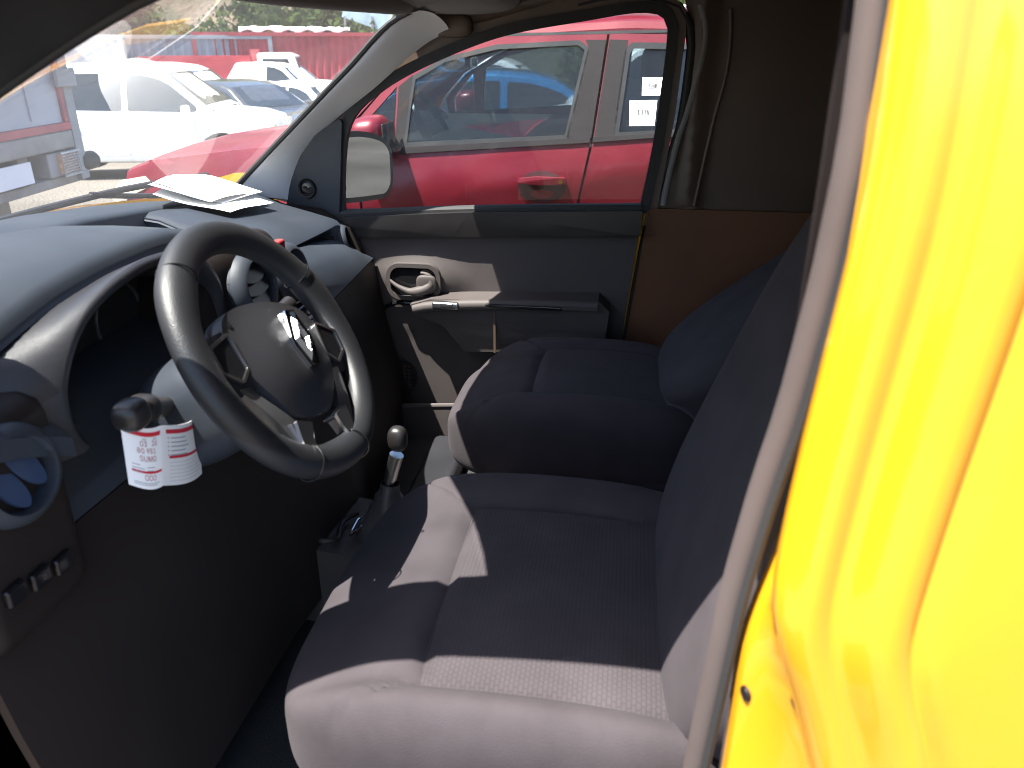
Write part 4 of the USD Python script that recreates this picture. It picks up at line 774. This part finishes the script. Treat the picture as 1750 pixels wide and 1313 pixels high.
vleg = Polygon([(-.122, -.030), (-.104, -.026), (-.088, -.055), (-.055, -.098), (-.030, -.106), (.030, -.106), (.055, -.098), (.088, -.055), (.104, -.026), (.122, -.030), (.098, -.075), (.062, -.148), (.045, -.155), (-.045, -.155), (-.062, -.148), (-.098, -.075)])
hole = rpoly([(-.036, -.112), (.036, -.112), (.047, -.143), (-.047, -.143)], .005)
vs_ = vleg.difference(hole).buffer(-.003).buffer(.003)
sp = obj('lower_spoke', WH(panel(vs_, .016, lambda u, v, w: np.stack([u, v, w-.018+.010*sm(-.02, -.10, v)], -1), .012)), 'dark_satin', sw_)
bright = rpoly([(-.062, -.100), (-.030, -.108), (-.045, -.146), (.045, -.146), (.030, -.108), (.062, -.100), (.064, -.140), (.05, -.154), (-.05, -.154), (-.064, -.140)], .002)
obj('spoke_trim', WH(panel(bright, .005, lambda u, v, w: np.stack([u, v, w+.006+.004*np.abs(v+.13)/.03], -1), .012)), 'satin_metal', sp)

# --- console, gear lever, handbrake
con = obj('console', panel(rpoly([(.72, .36), (.70, .52), (.56, .535), (.30, .50), (-.30, .50), (-.32, .36)], .02), .20, lambda u, v, w: np.stack([w-.10, u, v], -1), .1), 'grey_plastic', V)
bt = []
for k, (q, r_) in enumerate(((0, .058), (.12, .053), (.22, .050), (.30, .042), (.40, .041), (.50, .031), (.62, .030), (.74, .021), (.9, .017))):
    bt.append((r_, q*.13))
boot = lathe(bt, 36); v = boot.vertices; an = np.arctan2(v[:, 1], v[:, 0]); boot.vertices = v*np.c_[1+.06*np.sin(an*3+v[:, 2]*60), 1+.06*np.sin(an*4-v[:, 2]*40), np.ones(len(v))]
gl_ = obj('gear_lever', tube([(.0, .438, .615), (0, .425, .66), (0, .413, .70)], [.0115, .0125, .014], 14, sub=3), 'satin_metal', V)
gl_k = obj('knob', move(softbox((0, 0, 0), (.036, .038, .052), 2.5, 14), (0, .409, .735)), 'black_plastic', gl_)
obj('gaiter', rotm(move(boot, (0, .446, .520)), (1, 0, 0), 8, (0, .446, .52)), 'boot_leather', gl_, smooth=60)
hbk = obj('handbrake', tube([(.035, .12, .50), (.035, .22, .545), (.035, .30, .565)], [.015, .015, .018], 12, sub=3), 'black_plastic', V)
obj('passenger_floor', bx((.12, .30, .385), (.70, 1.0, .39)), 'carpet', V)
obj('floor_trim', rbox((.37, .44, .41), (.44, .10, .06), .015), 'hub_plastic', V)

# --- seats
def seat(sx):
    c_ = np.array([sx*.42 if sx < 0 else .36, .10 if sx < 0 else .075, .66 if sx < 0 else .635]); hw, hl = (.275 if sx < 0 else .225, .30)
    m = softbox((0, 0, 0), (2, 2, 2), 4.2, 44); v = m.vertices.copy(); u, q, h = v[:, 0], v[:, 1], v[:, 2]; up = np.clip(h, 0, 1)
    z = h*.095+.045*np.where(u*sx > 0, sm(.68, .92, np.abs(u)), sm(.50, .86, np.abs(u)))*up-.030*sm(.5, 1.0, q)*up+.012*np.cos(q*2.2)*up
    ax_ = np.abs(u); SW = np.where(u*sx > 0, .74, .60); ins_ = (ax_ < SW) & (q < .36)
    groove = np.exp(-((ax_-SW)/.022)**2)*(q < .38)+np.exp(-((q-.36)/.02)**2)*(ax_ < SW)+.8*np.exp(-(((q-.36)-(ax_-SW)*1.3)/.022)**2)*(ax_ > SW)
    z -= .012*np.clip(groove, 0, 1)*(h > .3)
    z += .006*(ins_ & (h > .3))*np.cos(u*1.5)
    x = u*hw*(1-.05*sm(.2, 1, q)); y = q*hl
    m.vertices = np.c_[x, y, z]+c_
    tri_c = np.c_[u, q, h][m.faces].mean(1); pick = (np.abs(tri_c[:, 0]) < np.where(tri_c[:, 0]*sx > 0, .74, .60)) & (tri_c[:, 1] < .36) & (tri_c[:, 2] > .4)
    mk = lambda s: trimesh.Trimesh(m.vertices, m.faces[s], process=False)
    A_, B_ = mk(~pick), mk(pick); A_.remove_unreferenced_vertices(); B_.remove_unreferenced_vertices()
    st_ = obj('seat', A_, 'seat_cloth', V, smooth=70); obj('seat_insert', B_, 'insert_cloth', st_, smooth=70)
    def top_at(u, q):
        u, q = np.asarray(u, float), np.asarray(q, float); h = np.clip(1-np.abs(u)**4.2-np.abs(q)**4.2, 0, 1)**(1/4.2)
        z = h*.095+.045*np.where(u*sx > 0, sm(.68, .92, np.abs(u)), sm(.50, .86, np.abs(u)))*h-.030*sm(.5, 1.0, q)*h+.012*np.cos(q*2.2)*h-.0095
        return np.c_[u*hw*(1-.05*sm(.2, 1, q)), q*hl, z]+c_
    q_ = np.linspace(-.9, .36, 30); t_ = np.linspace(0, .11, 8); w_ = np.linspace(-.60, .74, 30)*sx
    obj('piping', cat([tube(top_at(np.full(30, sx*.74), q_), .0022, 6), tube(top_at(sx*(.74+t_), .36+1.3*t_), .0022, 6), tube(top_at(w_*.97, np.full(30, .36)), .0016, 6)]), 'seat_cloth', st_)
    yy = np.linspace(-.27, .26, 20)
    bm = softbox((0, 0, 0), (2, 2, 2), 4.0, 32); v = bm.vertices; u, q, h = v.T
    x = u*(.285 if sx < 0 else .225)*(1-.10*sm(.2, 1, h)); y = q*.075-(.055*sm(.45, .85, np.abs(u)))*(q < 0)*np.cos(h*1.3); y += .012*np.exp(-((np.abs(u)-.60)/.03)**2)*(q < -.2)
    z = h*.33; lean = math.radians(20 if sx < 0 else 52)
    bk = np.c_[x, y*math.cos(lean)-z*math.sin(lean), z*math.cos(lean)+y*math.sin(lean)]+[c_[0], -.222 if sx < 0 else -.37, 1.0 if sx < 0 else .92]
    bm.vertices = bk
    b_ = obj('backrest', bm, 'seat_cloth', st_, smooth=70)
    obj('headrest', rotm(softbox((c_[0], -.40, 1.42) if sx < 0 else (c_[0], -.74, 1.20), (.27, .09, .19), 3.4, 14), (1, 0, 0), 12 if sx < 0 else 45, (0, -.4, 1.42) if sx < 0 else (0, -.74, 1.20)), 'seat_cloth', st_, smooth=70)
    for s_ in (-.06, .06): obj('headrest_post', tube([(c_[0]+s_, -.365, 1.28), (c_[0]+s_, -.39, 1.36)] if sx < 0 else [(c_[0]+s_, -.60, 1.10), (c_[0]+s_, -.70, 1.17)], .006, 8), 'satin_metal', st_)
    obj('seat_base', rbox((c_[0], .06, .475), (.44, .46, .22), .03), 'beige_plastic' if sx < 0 else 'dark_plastic', st_)
seat(-1); seat(1)
bk_ = obj('belt_buckle', rotm(rbox((-.118, -.01, .70), (.022, .03, .11), .006), (0, 1, 0), -8), 'black_plastic', V)
obj('release_button', rotm(rbox((-.126, .0, .752), (.018, .026, .010), .003), (0, 1, 0), -8), 'red_seal', bk_)

# --- the near door post: jamb, outer skin, its rubber seal
zs = np.r_[np.linspace(.40, 1.0, 22), np.linspace(1.02, 1.62, 26)]
def edge(z): return np.interp(z, [.4, .8, .972, 1.03, 1.072, 1.108, 1.185, 1.234, 1.275, 1.335, 1.389, 1.444, 1.7], [-.28, -.20, -.146, -.128, -.110, -.106, -.109, -.112, -.115, -.119, -.120, -.118, -.112])
def smooth_edge(z): return np.mean([edge(z+d_) for d_ in np.linspace(-.03, .03, 9)], axis=0)
rows = []
JAMB = {}
for z in zs:
    e = float(smooth_edge(z)); j = sm(1.16, .98, z); b = .0
    tmb = -.0*(z-1.2)
    prof = [(-.735, -.30), (-.74, -.15+.02*j), (-.755, -.136+.026*j), (-.772, -.134+.028*j), (-.786, -.134+.025*j), (-.792, -.136+.026*j), (-.812, -.136+.3*(e+.136)+.017*j), (-.834, e-.004), (-.846, e+.001), (-.854, e-.001), (-.862, e-.007), (-.868, e-.015), (-.870, e-.023),
            (-.8665, e-.029), (-.866, e-.035), (-.871, e-.041), (-.878, e-.050), (-.8825, e-.060), (-.884, e-.069), (-.8795, e-.0735), (-.8790, e-.078), (-.885, e-.083), (-.8895, e-.095), (-.893, e-.13), (-.897, e-.20), (-.90, -.62)]
    prof = [(x-.0-.03*(z > 5), y) for x, y in prof]
    # a pressed swage crosses the outer skin low down
    s_ = 0.0
    JAMB[round(z, 3)] = prof
    rows.append([(x+(.0 if x > -.85 else -s_*sm(-.855, -.87, x))+.05*max(0, z-1.35)*1.0, y, z) for x, y in prof])
pi_ = obj('door_pillar', solidgrid(rows, .008, (.8, -.6, 0)), 'yellow_paint', V, smooth=60)
sp_ = np.array([(-.766+.05*max(0, z-1.35), np.interp(z, [.42, .845, 1.044, 1.135, 1.195, 1.287, 1.373, 1.448, 1.6], [-.075, -.088, -.100, -.111, -.121, -.130, -.134, -.132, -.125]), z) for z in np.linspace(.42, 1.56, 40)])
sl = obj('door_seal', tube(sp_, .0115, 16), 'seal_rubber', V); obj('seal_lip', tube(sp_+[-.014, -.004, 0], .004, 8), 'rubber', sl)
obj('pillar_trim', panel(Polygon([(-.125, .40), (-.60, .40), (-.60, 1.55), (-.125, 1.55)]), .01, lambda u, v, w: np.stack([-.728+w+.05*np.maximum(0, v-1.35), u, v], -1), .2), 'dark_plastic', pi_)
for (x, z) in ((-.797, .966), (-.833, .998)):
    pj = sorted(JAMB[min(JAMB, key=lambda k: abs(k-z))][4:10]); y = float(np.interp(x, [p[0] for p in pj], [p[1] for p in pj]))
    obj('hole_plug', frame(lathe([(0, .0005), (.0046, .0005), (.0056, .0012), (.0062, .0), (.0062, -.006), (0, -.006)], 24), (x, y+.0012, z), (.92, .39, 0), (0, 0, 1), (-.39, .92, 0)), 'dark_plastic', pi_)

# ------------------------------------------------------------------ loose things in the cab
# sheets of paper on top of the dashboard
pt = thing('dashboard_papers', 'crumpled white papers lying under the windscreen on top of the dashboard', 'papers', (.45, .95, 1.1))
for k, (dx_, dy_, r_, s_) in enumerate(((0, 0, 0, 1.0), (.03, .03, 12, .92), (-.02, .03, -9, .8))):
    g = []
    for a_ in np.linspace(0, 1, 14):
        row = []
        for b_ in np.linspace(0, 1, 18):
            c0, c1, c2, c3 = np.array([.52, 1.10]), np.array([.56, .84]), np.array([.35, .86]), np.array([.25, 1.0])
            p = (c0*(1-b_)+c3*b_)*(1-a_)+(c1*(1-b_)+c2*b_)*a_; p = (p-[.45, .93])*s_*.88+[.45+dx_, .94+dy_]
            z = np.interp(p[1], [.78, .82, .886, .95, 1.02, 1.1], [1.035, 1.05, 1.07, 1.09, 1.115, 1.118])+.012+.006*k+.004*math.sin(5*a_+k)*math.cos(4*b_+2*k)+.014*b_**4*(1-a_)
            row.append((p[0], p[1], z))
        g.append(row)
    obj('sheet', solidgrid(g, .0008), 'paper', pt, smooth=60)
# the folded service card on the stalk
tg_ = thing('service_card', 'folded white card with red bars and handwriting, hanging from the indicator stalk', 'card', (-.52, .53, .95))
TLp, TMp, TRp, BLp, BMp, BRp = map(np.array, ((-.589, .53, 1.051), (-.542, .515, 1.025), (-.445, .53, .990), (-.597, .53, .978), (-.561, .515, .956), (-.459, .53, .912)))
CARD_N = np.array([0, -1.0, .12])
def CARD(u, v, w=0):
    """u 0..1 left leaf, 1..2 right leaf; v 0 bottom..1 top."""
    u, v = np.asarray(u, float), np.asarray(v, float); a_ = np.clip(u, 0, 1)[..., None]; b_ = np.clip(u-1, 0, 1)[..., None]; v_ = v[..., None]
    top = TLp*(1-a_)+TMp*a_+(TRp-TMp)*b_; bot = BLp*(1-a_)+BMp*a_+(BRp-BMp)*b_
    bul = .003*np.sin(np.pi*a_)*(b_ == 0)+.005*np.sin(np.pi*b_)
    sag = -.006*np.sin(np.pi*a_)*(b_ == 0)-.005*np.sin(np.pi*b_)
    return bot*(1-v_)+top*v_+CARD_N*(bul+np.asarray(w)[..., None])+np.array([0, 0, 1])*sag
ug, vg = np.meshgrid(np.linspace(0, 2, 33), np.linspace(0, 1, 9), indexing='ij')
obj('leaf', solidgrid(CARD(ug, vg, 0*ug), .0006), 'paper', tg_, smooth=40)
def cprint(m, mt, nm='print'):
    m = tm(m); v = m.vertices; m2 = trimesh.Trimesh(CARD(v[:, 0], v[:, 1], .0009+.0*v[:, 2]), m.faces, process=False); obj(nm, m2, mt, tg_, smooth=False)
def quad(u0, v0, u1, v1): return grid([[(u, v, 0) for v in (v0, v1)] for u in np.linspace(u0, u1, 12)])
cprint(cat([quad(.06, .86, .93, .93), quad(1.07, .86, 1.95, .93), quad(.10, .255, .95, .295), quad(1.12, .45, 1.92, .495)]), 'paper_red', 'red_bar')
def ctext(s, u, v, h, bold=False):
    m = meshkit.text_mesh(s, 1.0, .01, bold); x = m.vertices; x[:, 0] = u+x[:, 0]*h*1.25; x[:, 1] = v+x[:, 1]*h; return m
cprint(cat([ctext('03', .33, .70, .085), ctext('26', .63, .71, .085), ctext('80 951', .25, .585, .085), ctext('SUMO', .30, .455, .09), ctext('OOO', .38, .14, .09)]), 'ink_red', 'handwriting')
cprint(cat([ctext('MES', .40, .80, .03), ctext('ANO', .68, .81, .03)]+[quad(.12+.35*(i % 2), .38-.028*i, .30+.35*(i % 2)+.05*(i % 3), .392-.028*i) for i in range(5)]+[quad(.12, .09-.03*i, .85-.1*i, .1-.03*i) for i in range(2)]+[quad(1.16, .78-.07*i, 1.48+.04*(i % 3), .795-.07*i) for i in range(5)]+[quad(1.10, .78-.07*i, 1.125, .80-.07*i) for i in range(5)]+[quad(1.12, .38-.062*i, 1.88, .384-.062*i) for i in range(6)]), 'ink_grey', 'small_print')
tag(f'{tg_}/small_print', kind='stuff')
# bits on the console
kc = thing('key_cord', 'dark looped cord with a small metal clasp lying on the console by the gear lever', 'cord', (-.03, .58, .54))
obj('cord', tube([(.03, .66, .515), (-.01, .60, .545), (-.05, .57, .548), (-.085, .55, .546), (-.07, .52, .545), (-.02, .53, .545), (.02, .51, .545)], .005, 8, sub=6), 'black_plastic', kc)
obj('clasp', tube([(-.06, .50, .546), (-.03, .485, .55), (.01, .48, .546), (-.01, .50, .55), (-.06, .50, .546)], .003, 8, sub=4), 'chrome', kc)
cd = thing('small_card', 'small grey printed card lying in the dark footwell', 'card', (-.06, .72, .50))
obj('sheet', frame(rbox((0, 0, 0), (.09, .06, .003), .0012, 6), (.07, .71, .425), (.9, .4, 0), (-.35, .8, .3), (.1, -.3, .9)), 'sticker', cd); obj('print', frame(cat([bx((-.04, -.02+.009*i, .0017), (.03, -.017+.009*i, .002)) for i in range(5)]), (.07, .71, .425), (.9, .4, 0), (-.35, .8, .3), (.1, -.3, .9)), 'ink_grey', cd); tag(f'{cd}/print', kind='stuff')

# ------------------------------------------------------------------ the driver's door, swung open ahead of the doorway (just outside the picture)
hx_, hy_ = -.835, .93; oa = math.radians(62)
def OD(u, v, w): return np.stack([hx_-u*math.sin(oa)+w*math.cos(oa), hy_-u*math.cos(oa)*.55+w*math.sin(oa), v], -1)
dpoly = rpoly([(.02, .34), (1.0, .34), (1.04, 1.05), (.95, 1.50), (.62, 1.53), (.35, 1.36), (.05, 1.06)], .03)
dwin = rpoly([(.16, 1.07), (.97, 1.07), (.90, 1.46), (.62, 1.48), (.40, 1.33)], .03)
dd_ = obj('driver_door', panel(dpoly.difference(dwin), .02, OD, .2), 'yellow_paint', V)
obj('door_trim', panel(rpoly([(.03, .36), (.98, .36), (1.01, 1.04), (.05, 1.04)], .03), .05, lambda u, v, w: OD(u, v, w-.052), .2), 'dark_plastic', dd_)
obj('window', panel(dwin.buffer(.005), .004, lambda u, v, w: OD(u, v, w+.008), .3), 'side_glass', dd_)
obj('armrest', panel(rpoly([(.3, .70), (.95, .74), (.95, .82), (.3, .80)], .02), .07, lambda u, v, w: OD(u, v, w-.123), .2), 'dark_plastic', dd_)
